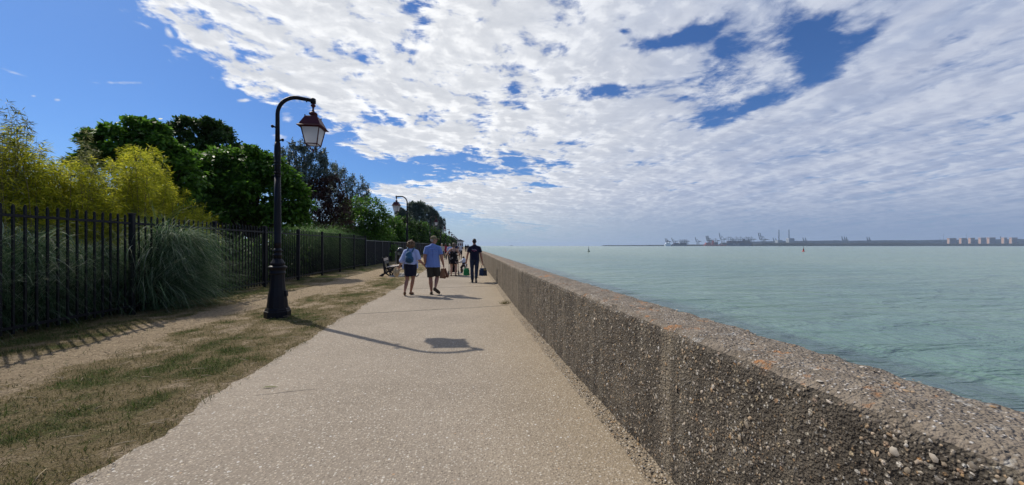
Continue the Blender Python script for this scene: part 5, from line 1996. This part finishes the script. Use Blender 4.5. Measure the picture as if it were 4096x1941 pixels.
ps_ = empty("pushchair", w2.location + Vector((0, .55, 0)))
tag(ps_, "black pushchair in front of the woman in the floral dress", "pushchair")
for sx in (-1, 1):
    for sy in (-.28, .34):
        b = MB()
        b.lathe([(.05, -.022), (.095, -.025), (.105, -.015), (.105, .015), (.095, .025), (.05, .022)], 18, (sx * .25, sy, .105), M=rot3(ry=math.pi / 2))
        wl = b.build("wheel", BLKM, ps_)
        b = MB()
        b.lathe([(.05, -.03), (.05, .03)], 12, (sx * .25, sy, .105), M=rot3(ry=math.pi / 2))
        b.build("hub", material("grey_hub", color=(.3, .3, .31), rough=.5) if "grey_hub" not in bpy.data.materials else bpy.data.materials["grey_hub"], wl)
b = MB()
for sx in (-1, 1):
    b.tube([(sx * .22, -.34, 1.02), (sx * .23, -.16, .72), (sx * .235, .34, .14)], .014, 6)
    b.tube([(sx * .235, -.28, .12), (sx * .23, .05, .55)], .013, 6)
b.tube([(-.22, -.34, 1.02), (-.1, -.36, 1.03), (.1, -.36, 1.03), (.22, -.34, 1.02)], .017, 6)
b.tube([(-.25, -.28, .105), (.25, -.28, .105)], .012, 6)
b.build("frame", BLKM, ps_)
skin_mesh("seat", [('b', (0, .02, .42), (.36, .34, .07)), ('b', (0, -.12, .66), (.36, .07, .5), rot3(rx=.25)), ('b', (0, .22, .26), (.34, .10, .22))], cloth("black_canvas", (.018, .018, .022)), ps_, .014, 2)
skin_mesh("canopy", [('e', (0, -.06, .86), (.21, .22, .13))], cloth("dark_canopy", (.02, .02, .026)), ps_, .014, 2)
skin_mesh("basket", [('b', (0, -.02, .22), (.36, .36, .13))], BLKM, ps_, .016, 2)

# ---------------------------------------------------------------- child on a balance bike
f = Figure(1.02, 1.12, 1.0, 1.0, .10)
f.set(hipL=(-.06, -.08, .46), hipR=(.06, -.08, .46), kneeL=(-.15, .10, .30), kneeR=(.10, .12, .30), ankL=(-.19, .0, .075), ankR=(.12, .02, .09), toeL=(-.24, .11, .035), toeR=(.13, .14, .04),
      shL=(-.115, .02, .70), shR=(.115, .02, .70), elL=(-.19, .16, .60), elR=(.17, .17, .60), wrL=(-.21, .27, .585), wrR=(.20, .28, .585), head=(-.01, .10, .845))
f.headyaw = .5
ch = person(1857, 1095, f, .35, SKIN3, "small child in a black cap and white shirt sitting on a little bike", .007)
shirt(f, cloth("white_tshirt", (0.66, 0.68, 0.72)), ch, .42, .85, .014, .02, "shirt", .008, .004, (.125, .105), False)
b = MB()
for z in (.50, .60):
    b.lathe([(.024, -.004), (.022, .004)], 12, (.035, -.125 + (z - .5) * .4, z), M=rot3(rx=math.pi / 2))
b.build("orange_dot", material("orange_dot", color=(0.55, 0.17, 0.04), rough=0.7), ch)
legs_cloth(f, cloth("dark_shorts", (.018, .018, .022)), ch, .95, .012, .022, "shorts", .008, .003, .55)
hair_short(f, material("child_black_hair", color=(0.010, 0.009, 0.009), rough=0.6), ch, .007, 1.0)
Yh = Matrix.Rotation(f.headyaw, 3, 'Z')
cp = skin_mesh("cap", [('e', f.hp(0, -.006, .022), (.056, .064, .052), Yh)], cloth("black_cap", (.012, .012, .014)), ch, .006, 2)
skin_mesh("bill", [('e', f.hp(0, .068, .004), (.042, .045, .008), Yh @ rot3(rx=-.3))], cloth("black_bill", (.014, .014, .016)), cp, .005, 1)
shoes(f, material("blue_shoe", color=(0.05, 0.14, 0.30), rough=0.6), ch)
bk = empty("balance_bike", ch.location, .35)
tag(bk, "small black bike ridden by the child in the white shirt", "bike")
for y in (-.22, .36):
    b = MB()
    b.lathe([(.11, -.018), (.135, -.02), (.145, 0), (.135, .02), (.11, .018), (.11, -.018)], 22, (0, y, .145), M=rot3(ry=math.pi / 2))
    wl = b.build("wheel", BLKM, bk)
    b = MB()
    for k in range(6):
        a = k * math.pi / 6
        b.tube([(0, y + .11 * math.cos(a), .145 + .11 * math.sin(a)), (0, y - .11 * math.cos(a), .145 - .11 * math.sin(a))], .004, 4)
    b.build("spokes", STEEL, wl)
b = MB()
b.tube([(0, -.22, .145), (0, -.10, .36), (0, .22, .40), (0, .28, .44)], .018, 8)
b.tube([(0, -.10, .36), (0, .10, .18), (0, .26, .36)], .014, 6)
b.tube([(0, .36, .145), (0, .28, .44), (0, .25, .57)], .015, 6)
b.build("frame", material("bike_frame", color=(.03, .05, .09), rough=.35, spec=.5), bk)
b = MB()
b.tube([(-.22, .25, .585), (0, .27, .575), (.22, .25, .585)], .013, 6)
b.build("handlebar", BLKM, bk)
skin_mesh("seat", [('e', (0, -.12, .40), (.06, .11, .03))], BLKM, bk, .008, 2)


# ---------------------------------------------------------------- people further along the path
def walker(px, py, H, rotz, skin, label, top, bot, hair, topk='shirt', botk='trousers', sh_col=(.03, .03, .03), step=.18, build=1.0, arm=None, vol=1.0, hem=None, vox=.011, sl=.6):
    f = Figure(H, build)
    hw = f.hipw
    f.set(kneeL=(-hw, .08 + step * .3, .285 * H), kneeR=(hw, .02, .285 * H), ankL=(-hw * .8, step * .7, .05 * H), ankR=(hw * .8, -step, .085 * H), toeL=(-hw, step * .7 + .13 * H, .02), toeR=(hw, -step + .12 * H, .015))
    if arm: f.set(**arm)
    o = person(px, py, f, rotz, skin, label, vox)
    if topk == 'shirt':
        shirt(f, top, o, hem or .5 * H, sl, .022, .026, "shirt", vox, .005, None, False)
    else:
        shirt(f, top, o, hem or .5 * H, 0, .016, .02, "tank_top", vox, .004, None, False)
    if botk == 'trousers': legs_cloth(f, bot, o, 1.92, .016, .022, "trousers", vox, .004)
    elif botk == 'shorts': legs_cloth(f, bot, o, .9, .016, .026, "shorts", vox, .004)
    hair_short(f, hair, o, .010, vol, .8 if vol > 1.05 else 0)
    shoes(f, cloth("shoe_%s" % label[:6], sh_col), o, vox=.010)
    return f, o


GREY = material("silver_hair", color=(0.38, 0.36, 0.34), rough=0.7)
DKH = material("dark_hair", color=(0.02, 0.016, 0.014), rough=0.6)
walker(1768, 1044, 1.72, math.pi, SKIN2, "grey haired man in beige t-shirt coming towards the camera behind the blue shirt", cloth("beige_tee", (0.52, 0.48, 0.38)), cloth("grey_shorts", (.07, .07, .075)), GREY, botk='shorts', build=1.05)
f, o = walker(1799, 1051, 1.66, math.pi, SKIN2, "woman in light blue top and sunglasses coming towards the camera, left of the floral dress", cloth("light_blue_top", (0.42, 0.48, 0.72)), cloth("black_trousers", (.012, .012, .014)), GREY, build=1.08, vol=1.06, sl=.9)
b = MB()
for s in (-1, 1): b.lathe([(.024, -.003), (.024, .003)], 10, f.hp(s * .019, .056, .002), M=rot3(rx=math.pi / 2))
b.tube([f.hp(-.045, .02, .004), f.hp(-.03, .055, .006), f.hp(.03, .055, .006), f.hp(.045, .02, .004)], .004, 5)
b.build("sunglasses", EYEM, o)
f, o = walker(1842, 1038, 1.76, math.pi, SKIN3, "person in white tank top and black shorts running towards the camera beyond the child", cloth("white_tank", (0.66, 0.67, 0.72)), cloth("black_shorts", (.012, .012, .014)), DKH, topk='tank', botk='shorts', step=.22,
              arm=dict(elL=(-.30, -.06, 1.18), wrL=(-.20, .16, 1.27), elR=(.30, -.06, 1.18), wrR=(.20, .16, 1.27)))
skin_mesh("waistcoat", [('c', (-.15, -.02, 1.40), (-.13, -.03, 1.12), .085, .075), ('c', (.15, -.02, 1.40), (.13, -.03, 1.12), .085, .075)], cloth("black_vest", (.014, .014, .016)), o, .011, 2)
walker(1783, 1040, 1.72, math.pi, SKIN3, "person in red top and dark cardigan between the beige man and the light blue woman", cloth("red_top", (0.30, 0.02, 0.05)), cloth("slate_trousers", (.03, .035, .06)), DKH)
walker(1824, 1037, 1.74, 0, SKIN, "person in dark blue clothes hidden behind the floral dress woman's head", cloth("dark_blue_top", (.02, .03, .075)), cloth("dark_blue_trousers", (.02, .025, .045)), DKH)
walker(1863, 1008, 1.80, 0, SKIN3, "left of two dark dressed people far along the path, near the wall", cloth("black_top", (.014, .014, .018)), cloth("grey_trousers", (.03, .03, .034)), DKH, vox=.016)
walker(1872, 1008.5, 1.82, 0, SKIN3, "right of two dark dressed people far along the path, near the wall", cloth("charcoal_top", (.02, .02, .024)), cloth("charcoal_trousers", (.016, .016, .02)), DKH, vox=.016)
# ================================================================== FAR SHORE AND PORT
ZP = 5000.0
K = ZP / FPX
RIGHT = Vector((CP, -SP, 0))
AWAY = Vector((SP, CP, 0))
YAWP = -PSI                        # rotation that turns local x to the right of the view, local y away from it


def hz(py):
    """height above datum of photo row py at the port's distance."""
    return EYE - (py - 983) * K


CR1 = material("crane_blue_grey", color=(0.025, 0.036, 0.065), rough=0.6)
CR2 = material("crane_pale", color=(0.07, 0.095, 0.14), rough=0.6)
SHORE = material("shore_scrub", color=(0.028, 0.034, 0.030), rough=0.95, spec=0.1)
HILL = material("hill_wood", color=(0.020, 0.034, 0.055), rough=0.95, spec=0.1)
HULLR = material("red_hull", color=(0.30, 0.06, 0.05), rough=0.6)
HULLB = material("blue_hull", color=(0.03, 0.045, 0.09), rough=0.6)
HULLW = material("white_hull", color=(0.6, 0.65, 0.7), rough=0.6)


def m_boxes(nt, b):
    o = coords(nt)
    x, y, z = xyz(nt, o)
    q = vec(nt, (x / 13.0)._m('FLOOR'), (y / 13.0)._m('FLOOR'), (z / 3.0)._m('FLOOR'))
    n = nt.nodes.new('ShaderNodeTexWhiteNoise')
    nt.links.new(q.s, n.inputs['Vector'])
    put(nt, b.inputs['Base Color'], ramp(nt, V(nt, n.outputs[0]), [(0, (.03, .05, .10)), (.4, (.06, .07, .10)), (.6, (.10, .06, .06)), (.8, (.12, .07, .05)), (1, (.13, .15, .18))], 'CONSTANT'))


CARGO = material("stacked_containers", m_boxes, rough=0.7)
PALEW = material("pale_concrete", color=(0.28, 0.31, 0.35), rough=0.8)
ORANGE = material("salmon_render", color=(0.52, 0.34, 0.26), rough=0.85)
LETTER = material("white_lettering", color=(0.8, 0.82, 0.84), rough=0.6)


def pt(px, dz=0.0):
    p = at(px, None, ZP + dz)
    return Vector((p.x, p.y, 0))


def ribbon_land(name, pts, z0, deep, dz, mat, seed, rough_z):
    vs, fs = [], []
    i = 0
    for k in range(len(pts) - 1):
        (x0, y0), (x1, y1) = pts[k], pts[k + 1]
        m = max(2, int((x1 - x0) / 3))
        for j in range(m):
            t = j / m
            px = x0 + (x1 - x0) * t
            h = hz(y0 + (y1 - y0) * t) + rough_z * F3(px * .09, seed, 0, 4)
            k0 = (ZP + dz) / ZP
            a = pt(px, dz)
            h = EYE + (h - EYE) * k0
            front = a - AWAY * 10
            vs += [(front.x, front.y, z0), (a.x, a.y, z0 + (h - z0) * .55), ((a + AWAY * 40).x, (a + AWAY * 40).y, h), ((a + AWAY * deep).x, (a + AWAY * deep).y, h * .9), ((a + AWAY * deep * 1.2).x, (a + AWAY * deep * 1.2).y, z0)]
            if i:
                q = (i - 1) * 5
                fs += [(q + r, q + 5 + r, q + 6 + r, q + 1 + r) for r in range(4)]
            i += 1
    return link(name, np_mesh(name, vs, fs, 4, mat))


tag(ribbon_land("shore", [(2430, 981.6), (2600, 980.6), (2700, 979.6), (2760, 978.8), (2900, 978.8), (3020, 977.5), (3060, 973), (3110, 971.6), (3180, 970.5), (3240, 972), (3290, 974), (3340, 973.5), (3440, 972.5), (3560, 971.5), (3640, 973), (3720, 974), (3820, 975), (3900, 974.5), (4000, 975), (4130, 974.5), (4300, 975)], -4.6, 260, 0, SHORE, 3.3, 2.6), kind='structure')
tag(ribbon_land("hills", [(3000, 969), (3060, 966), (3140, 964.5), (3230, 963.5), (3300, 963), (3350, 961.8), (3400, 963), (3480, 962.5), (3560, 961.2), (3640, 961.5), (3720, 961), (3800, 959), (3900, 958), (4000, 957.5), (4100, 956.5), (4350, 955.5)], -4.6, 900, 1500, HILL, 8.1, 3.0), kind='structure')


def rod(b, p, q, w):
    b.tube([p, q], w * 1.45, 4, True, False)


def crane(px, top, girder, right_px, label, up=True, pale=False, dz=0.0, group=None, foot=980.0):
    """ship-to-shore gantry: local x across the view, y away, z up; the boom is at the left end."""
    kk = (ZP + dz) / FPX
    o = pt(px, dz)
    root = tag(empty("gantry_crane", (o.x, o.y, -4.0), YAWP), label, "crane", group)
    H = lambda y: EYE - (y - 983) * kk + 4.0
    zg, zt, zf = H(girder), H(top), max(3.0, H(foot))
    W = (right_px - px) * kk
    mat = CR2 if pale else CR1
    b = MB()
    for sx in (.24, .56):
        for sy in (-9, 9):
            rod(b, (W * sx, sy, zf), (W * sx, sy * .8, zg), 1.25)
        rod(b, (W * sx, -9, zf + (zg - zf) * .45), (W * sx, 9, zf + (zg - zf) * .45), .9)
        rod(b, (W * sx, -9, zf), (W * sx, 9, zf), 1.2)
    for sy in (-9, 9):
        rod(b, (W * .24, sy, zf + (zg - zf) * .45), (W * .56, sy, zf + (zg - zf) * .45), .9)
        rod(b, (W * .24, sy, zf + (zg - zf) * .45), (W * .56, sy * .8, zg), .7)
        b.box((W * .24, sy, zf), (6, 3, 3))
        b.box((W * .56, sy, zf), (6, 3, 3))
    b.build("leg_frame", CR2, root)
    b = MB()
    for sy in (-4, 4):
        b.box((W * .55, sy, zg + 1.5), (W * .9, 1.6, 4.0))
    b.box((W * .72, 0, zg + 6), (W * .18, 9, 6.5))
    b.build("girder", mat, root)
    apex = zg + (26 if up else 0) + (0 if up else zt - zg)
    b = MB()
    ax = W * .24
    ah = zg + (zt - zg) * (.55 if up else 1.0)
    for sy in (-5, 5):
        rod(b, (W * .20, sy, zg + 2), (ax, sy * .3, ah), .9)
        rod(b, (ax, sy * .3, ah), (W * .60, sy, zg + 3), .7)
    b.build("apex_frame", mat, root)
    b = MB()
    if up:
        a0, a1 = Vector((W * .10, 0, zg + 1)), Vector((-W * .0 - (zt - zg) * .10, 0, zt))
        for sy in (-3.5, 3.5):
            rod(b, a0 + Vector((0, sy, 0)), a1 + Vector((0, sy, 0)), 2.0)
        for j in range(7):
            t = j / 6
            c = a0.lerp(a1, t)
            rod(b, c + Vector((0, -3.5, 0)), c + Vector((0, 3.5, 0)), .9)
        rod(b, Vector((ax, 0, ah)), a0.lerp(a1, .6), .6)
    else:
        for sy in (-3.5, 3.5):
            b.box((-W * .42, sy, zg + 1.5), (W * 1.02, 1.6, 3.6))
            rod(b, (ax, sy * .4, ah), (-W * .55, sy, zg + 3), .6)
    b.build("boom", mat, root)
    return root


# left group
crane(2662, 953.5, 968, 2682, "leftmost raised crane boom at the far port, above a blue and white ship", foot=979, group="far port cranes", dz=200)
crane(2668, 954.5, 968, 2686, "second raised crane boom from the left at the far port", foot=979, group="far port cranes", dz=260)
crane(2688, 952, 966.5, 2712, "raised crane boom at the left end of the long low dark ship", foot=979, group="far port cranes", dz=150)
for x in (2716, 2727, 2734, 2741):
    crane(x, 958.5, 966.5, x + 19, "crane with lowered boom over the low dark ship at the port's left", up=False, foot=979, group="lowered cranes over the low dark ship", dz=150)
crane(2782.5, 949, 967, 2806, "lone crane with raised boom and pale legs, standing apart in a gap", foot=979, group="far port cranes", pale=False)
crane(2825.5, 944.5, 964, 2849, "leftmost of three raised booms above the red ship", foot=979, group="far port cranes")
crane(2829.8, 944, 964, 2853, "middle of three raised booms above the red ship", foot=979, group="far port cranes", dz=30)
crane(2834, 943.5, 964, 2857, "rightmost of three raised booms above the red ship", foot=979, group="far port cranes", dz=60)
crane(2856, 954, 964, 2882, "crane with lowered boom above the red ship's dark stacks", up=False, foot=979, group="far port cranes", dz=90)
crane(2879, 932, 958.5, 2911, "tallest lone raised boom, at the left end of the big container ship", foot=979, group="far port cranes")
for x in (2908, 2917, 2938, 2956, 2978, 2988, 2999):
    crane(x, 947.5, 958.5, x + 28, "crane with lowered boom standing over the big dark container ship", up=False, foot=979, group="lowered cranes over the big container ship")
crane(3036, 932.5, 959.5, 3072, "left crane of the tall raised pair right of the big container ship", foot=980, group="far port cranes")
crane(3042.5, 932, 959.5, 3078, "right crane of the tall raised pair beside the two chimneys", foot=980, group="far port cranes", dz=40)
for x, t, g, r, lab in ((3094, 952, 966, 3103, "small hazy crane left of the first chimney"), (3104, 953.5, 967, 3113, "small hazy crane touching the first chimney's foot"),
                        (3213, 951, 965, 3221, "left hazy crane of a pair above the red buoy"), (3222.5, 951.5, 965, 3230, "right hazy crane of a pair above the red buoy"),
                        (3369, 946, 962, 3377, "leftmost of three hazy cranes on the low shore"), (3379, 946.5, 962, 3387, "middle of three hazy cranes on the low shore"), (3386.5, 948, 962, 3394, "rightmost of three hazy cranes on the low shore"),
                        (3469, 948, 962, 3476, "left of two thin hazy cranes in the middle of the hills"), (3477.5, 948.5, 962, 3484, "right of two thin hazy cranes in the middle of the hills"),
                        (4003, 946, 956, 4010, "hazy crane among the salmon blocks near the right frame edge")):
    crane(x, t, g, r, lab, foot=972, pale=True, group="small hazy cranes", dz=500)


def ship(px0, px1, ytop, hull_y, hull, label, stacks, bridge=None, letters=None, dz=-30.0):
    kk = (ZP + dz) / FPX
    o = pt(px0, dz)
    root = tag(empty("container_ship" if stacks else "cargo_ship", (o.x, o.y, -4.0), YAWP), label, "ship")
    H = lambda y: EYE - (y - 983) * kk + 4.0
    L = (px1 - px0) * kk
    hh = H(hull_y)
    b = MB()
    pr = [(0, 0, hh), (L * .015, 0, 0), (L * .94, 0, 0), (L, 0, hh + 3), (L * .96, 0, hh + 3), (L * .93, 0, hh)]
    b.prism(pr, (0, 38, 0))
    b.build("hull", hull, root)
    for (a, c, y, m) in stacks:
        b = MB()
        x0, x1 = (a - px0) * kk, (c - px0) * kk
        b.prism([(x0, 3, hh), (x1, 3, hh), (x1 - min(8, (x1 - x0) * .1), 3, H(y)), (x0 + min(10, (x1 - x0) * .12), 3, H(y))], (0, 32, 0))
        b.build("cargo_stack", m, root)
    if bridge:
        a, c, y, m = bridge
        b = MB()
        x0, x1 = (a - px0) * kk, (c - px0) * kk
        b.box(((x0 + x1) / 2, 19, (hh + H(y)) / 2), (x1 - x0, 30, H(y) - hh))
        b.box(((x0 + x1) / 2, 19, H(y) + 2), ((x1 - x0) * .5, 10, 4))
        b.build("bridge", m, root)
    if letters:
        txt, xc, w, y, s = letters
        cu = bpy.data.curves.new("lettering", 'FONT')
        cu.body = txt
        cu.size = s * kk
        cu.extrude = 0.15
        cu.align_x = 'CENTER'
        cu.space_character = 1.25
        t = bpy.data.objects.new("lettering_curve", cu)
        COL.objects.link(t)
        bpy.context.view_layer.update()
        m = bpy.data.meshes.new_from_object(t.evaluated_get(bpy.context.evaluated_depsgraph_get()))
        bpy.data.objects.remove(t)
        m.materials.clear()
        m.materials.append(LETTER)
        lo = link("lettering", m, root, ((xc - px0) * kk, -.6, H(y)))
        lo.rotation_euler = (math.pi / 2, 0, 0)
    return root


ship(2661, 2684, 972, 977, HULLW, "small blue and white ship under the leftmost raised booms", [(2664, 2680, 972, HULLW)], (2676, 2681, 969.5, HULLW))
ship(2692, 2748, 971, 977, HULLB, "long low dark container ship at the left of the port", [(2697, 2718, 971.5, CARGO), (2719, 2745, 970.8, CARGO)], (2718, 2721, 968, HULLW))
ship(2818, 2908, 972, 978.6, HULLR, "red hulled cargo ship with two dark container stacks", [(2823, 2846, 971, HULLR), (2861, 2873, 969.5, CARGO), (2888, 2906, 973, CARGO)], (2852, 2858, 963.5, HULLR))
ship(2908, 3010, 962, 974, HULLB, "biggest container ship, stacked high, with pale letters along its dark hull", [(2911, 2926, 964, CARGO), (2926, 2948, 962, CARGO), (2951, 2980, 963, CARGO), (2980, 3004, 961.2, CARGO)], (2976, 2980, 957, CARGO), ("CMA CGM", 2945, 40, 978.6, 4.6))

# power station
for px, y0, base, x0, x1, yb, lab in ((3115.8, 919.5, 964, 3108, 3126, 961, "left power station chimney rising from a low pale block"), (3156, 918.5, 962, 3152, 3174, 953.5, "right power station chimney beside a tall pale boiler house")):
    o = pt(px, 400)
    kk = (ZP + 400) / FPX
    H = lambda y: EYE - (y - 983) * kk + 4.0
    root = tag(empty("power_station", (o.x, o.y, -4.0), YAWP), lab, "chimney", "power station at the port")
    b = MB()
    b.lathe([(7.5, 0), (6.0, H(y0) * .5), (5.0, H(y0) * .97), (5.4, H(y0) * .975), (5.4, H(y0))], 16)
    b.build("chimney", CR1, root)
    b = MB()
    x0, x1 = (x0 - px) * kk, (x1 - px) * kk
    if yb < 956:
        b.prism([(x0, -20, 0), (x1, -20, 0), (x1, -20, H(yb) - 12), (x1 - 12, -20, H(yb)), (x0 + 8, -20, H(yb)), (x0, -20, H(yb) - 6)], (0, 60, 0))
    else:
        b.box(((x0 + x1) / 2, 10, H(yb) / 2), (x1 - x0, 60, H(yb)))
        b.box((x1 + 18, 10, H(yb + 3) / 2), (36, 50, H(yb + 3)))
    b.build("boiler_house", PALEW, root)

# salmon coloured blocks on the right shore
for i, (x0, x1, y0) in enumerate(((3797.5, 3824, 953), (3845.5, 3867, 952.6), (3882.5, 3899, 952), (3923, 3943, 951), (3957, 3981, 950.5), (4016, 4027, 951), (4047, 4069, 950.8))):
    lab = ["widest salmon block, leftmost of the row at the right shore", "second salmon block from the left, above the tiny sailing boat", "narrow salmon block, third of the row from the left", "fourth salmon block from the left", "fifth salmon block, nearly as wide as the first",
           "narrowest salmon block near the right edge", "salmon block at the very right edge of the shore"][i]
    dz = 300
    kk = (ZP + dz) / FPX
    o = pt((x0 + x1) / 2, dz)
    H = lambda y: EYE - (y - 983) * kk + 4.0
    root = tag(empty("storage_building", (o.x, o.y, -4.0), YAWP), lab, "building", "salmon blocks on the far shore")
    W = (x1 - x0) * kk
    b = MB()
    b.box((0, 15, H(y0 + 2) / 2), (W * .94, 30, H(y0 + 2)))
    b.build("wall", ORANGE, root)
    nb = max(2, int(W / 16))
    for j in range(nb + 1):
        b = MB()
        b.box((-W * .47 + W * .94 * j / nb, -1.6, H(y0 + 2) / 2), (5, 3, H(y0 + 2)))
        b.build("buttress", PALEW, root)
    b = MB()
    b.box((0, 14, H(y0 + 2) + 4), (W * 1.06, 36, 7.5))
    b.build("roof", ORANGE, root)
for px, y0, lab in ((3774, 935, "thin mast left of the salmon blocks"), (3760, 949, "short mast left of the taller thin mast"), (3866, 934, "thin mast over the second salmon block")):
    o = pt(px, 700)
    root = MB()
    h = EYE - (y0 - 983) * (ZP + 700) / FPX + 4
    root.lathe([(2.2, 0), (1.4, h * .6), (.9, h)], 6, (0, 0, 0))
    tag(root.build("radio_mast", CR2, None, (o.x, o.y, -4)), lab, "mast", "masts on the far shore")

# ---------------------------------------------------------------- buoys and boats
BG = material("buoy_green", color=(0.010, 0.045, 0.030), rough=0.5)
BR = material("buoy_red", color=(0.45, 0.018, 0.022), rough=0.5)
BW = material("buoy_grey", color=(0.34, 0.38, 0.38), rough=0.6)
BK = material("buoy_dark", color=(0.02, 0.025, 0.025), rough=0.6)
for px, py, body, lab, upper in ((2355, 1007.0, BG, "dark green channel buoy floating left of the port", BG), (3214, 1006.3, BR, "red channel buoy floating in front of the far port", BK)):
    Z = 5.5 * FPX / (py - 983)
    o = at(px, None, Z)
    root = tag(empty("buoy", (o.x, o.y, -4.0), 0.4), lab, "buoy", "channel buoys")
    root.rotation_euler = (0, math.radians(-3), .3)
    b = MB()
    b.lathe([(1.2, -.3), (1.25, .2), (1.1, .42), (.55, .75), (.42, 1.0)], 18)
    b.build("float", body, root)
    b = MB()
    for k in range(4):
        a = k * math.pi / 2 + .4
        b.tube([(.42 * math.cos(a), .42 * math.sin(a), .9), (.26 * math.cos(a), .26 * math.sin(a), 3.3)], .07, 6)
    b.lathe([(.40, 1.0), (.38, 1.7), (.34, 2.0)], 12)
    b.build("tower", body if body is BR else BW, root)
    b = MB()
    b.lathe([(.3, 2.0), (.58, 2.1), (.58, 2.45), (.3, 2.55)], 14)
    b.build("gallery", upper, root)
    b = MB()
    b.lathe([(.30, 2.55), (.34, 2.6), (.34, 3.15), (.1, 3.3)], 12)
    b.build("lamp_housing", BW, root)
    b = MB()
    b.lathe([(.05, 3.2), (.05, 3.9), (.24, 3.95), (.3, 4.2), (.24, 4.5), (.04, 4.6)], 12)
    b.build("topmark", BK, root)

o = at(3847, None, 5.5 * FPX / 4.6)
root = tag(empty("sailing_boat", (o.x, o.y, -4.0), .5), "tiny white sailing boat below the second salmon block", "boat")
b = MB()
b.prism([(-2.6, -.8, .9), (3.2, -.8, 1.1), (2.2, -.8, -.2), (-2.2, -.8, -.2)], (0, 1.6, 0))
b.build("hull", HULLW, root)
b = MB()
b.tube([(.5, 0, .9), (.5, 0, 9.5)], .06, 6)
b.build("mast", BW, root)
b = MB()
b.prism([(.4, -.03, 1.6), (.4, -.03, 9.2), (-2.5, -.03, 1.7)], (0, .06, 0))
b.build("sail", HULLW, root)

o = at(2046, None, 9000)
root = tag(empty("bulk_carrier", (o.x, o.y, -4.0), YAWP), "hazy ship far out on the open horizon", "ship")
b = MB()
b.prism([(-32, 0, 5), (-29, 0, 0), (28, 0, 0), (33, 0, 6)], (0, 16, 0))
b.build("hull", CR1, root)
b = MB()
b.prism([(-22, 2, 5), (22, 2, 5), (16, 2, 13), (8, 2, 17), (-8, 2, 16), (-18, 2, 11)], (0, 12, 0))
b.build("deckhouse", CR1, root)

# ================================================================== HAZE
m = bpy.data.materials.new("haze")
m.use_nodes = True
nt = m.node_tree
for nd in list(nt.nodes):
    nt.nodes.remove(nd)
pv = nt.nodes.new('ShaderNodeVolumePrincipled')
pv.inputs['Color'].default_value = (0.62, 0.78, 1.0, 1)
pv.inputs['Density'].default_value = 0.000055
pv.inputs['Anisotropy'].default_value = 0.2
out = nt.nodes.new('ShaderNodeOutputMaterial')
nt.links.new(pv.outputs[0], out.inputs['Volume'])
b = MB()
b.box((0, 0, 110), (2 * R + 400, 2 * R + 400, 234))
hz_o = b.build("haze", m)
tag(hz_o, kind='stuff')
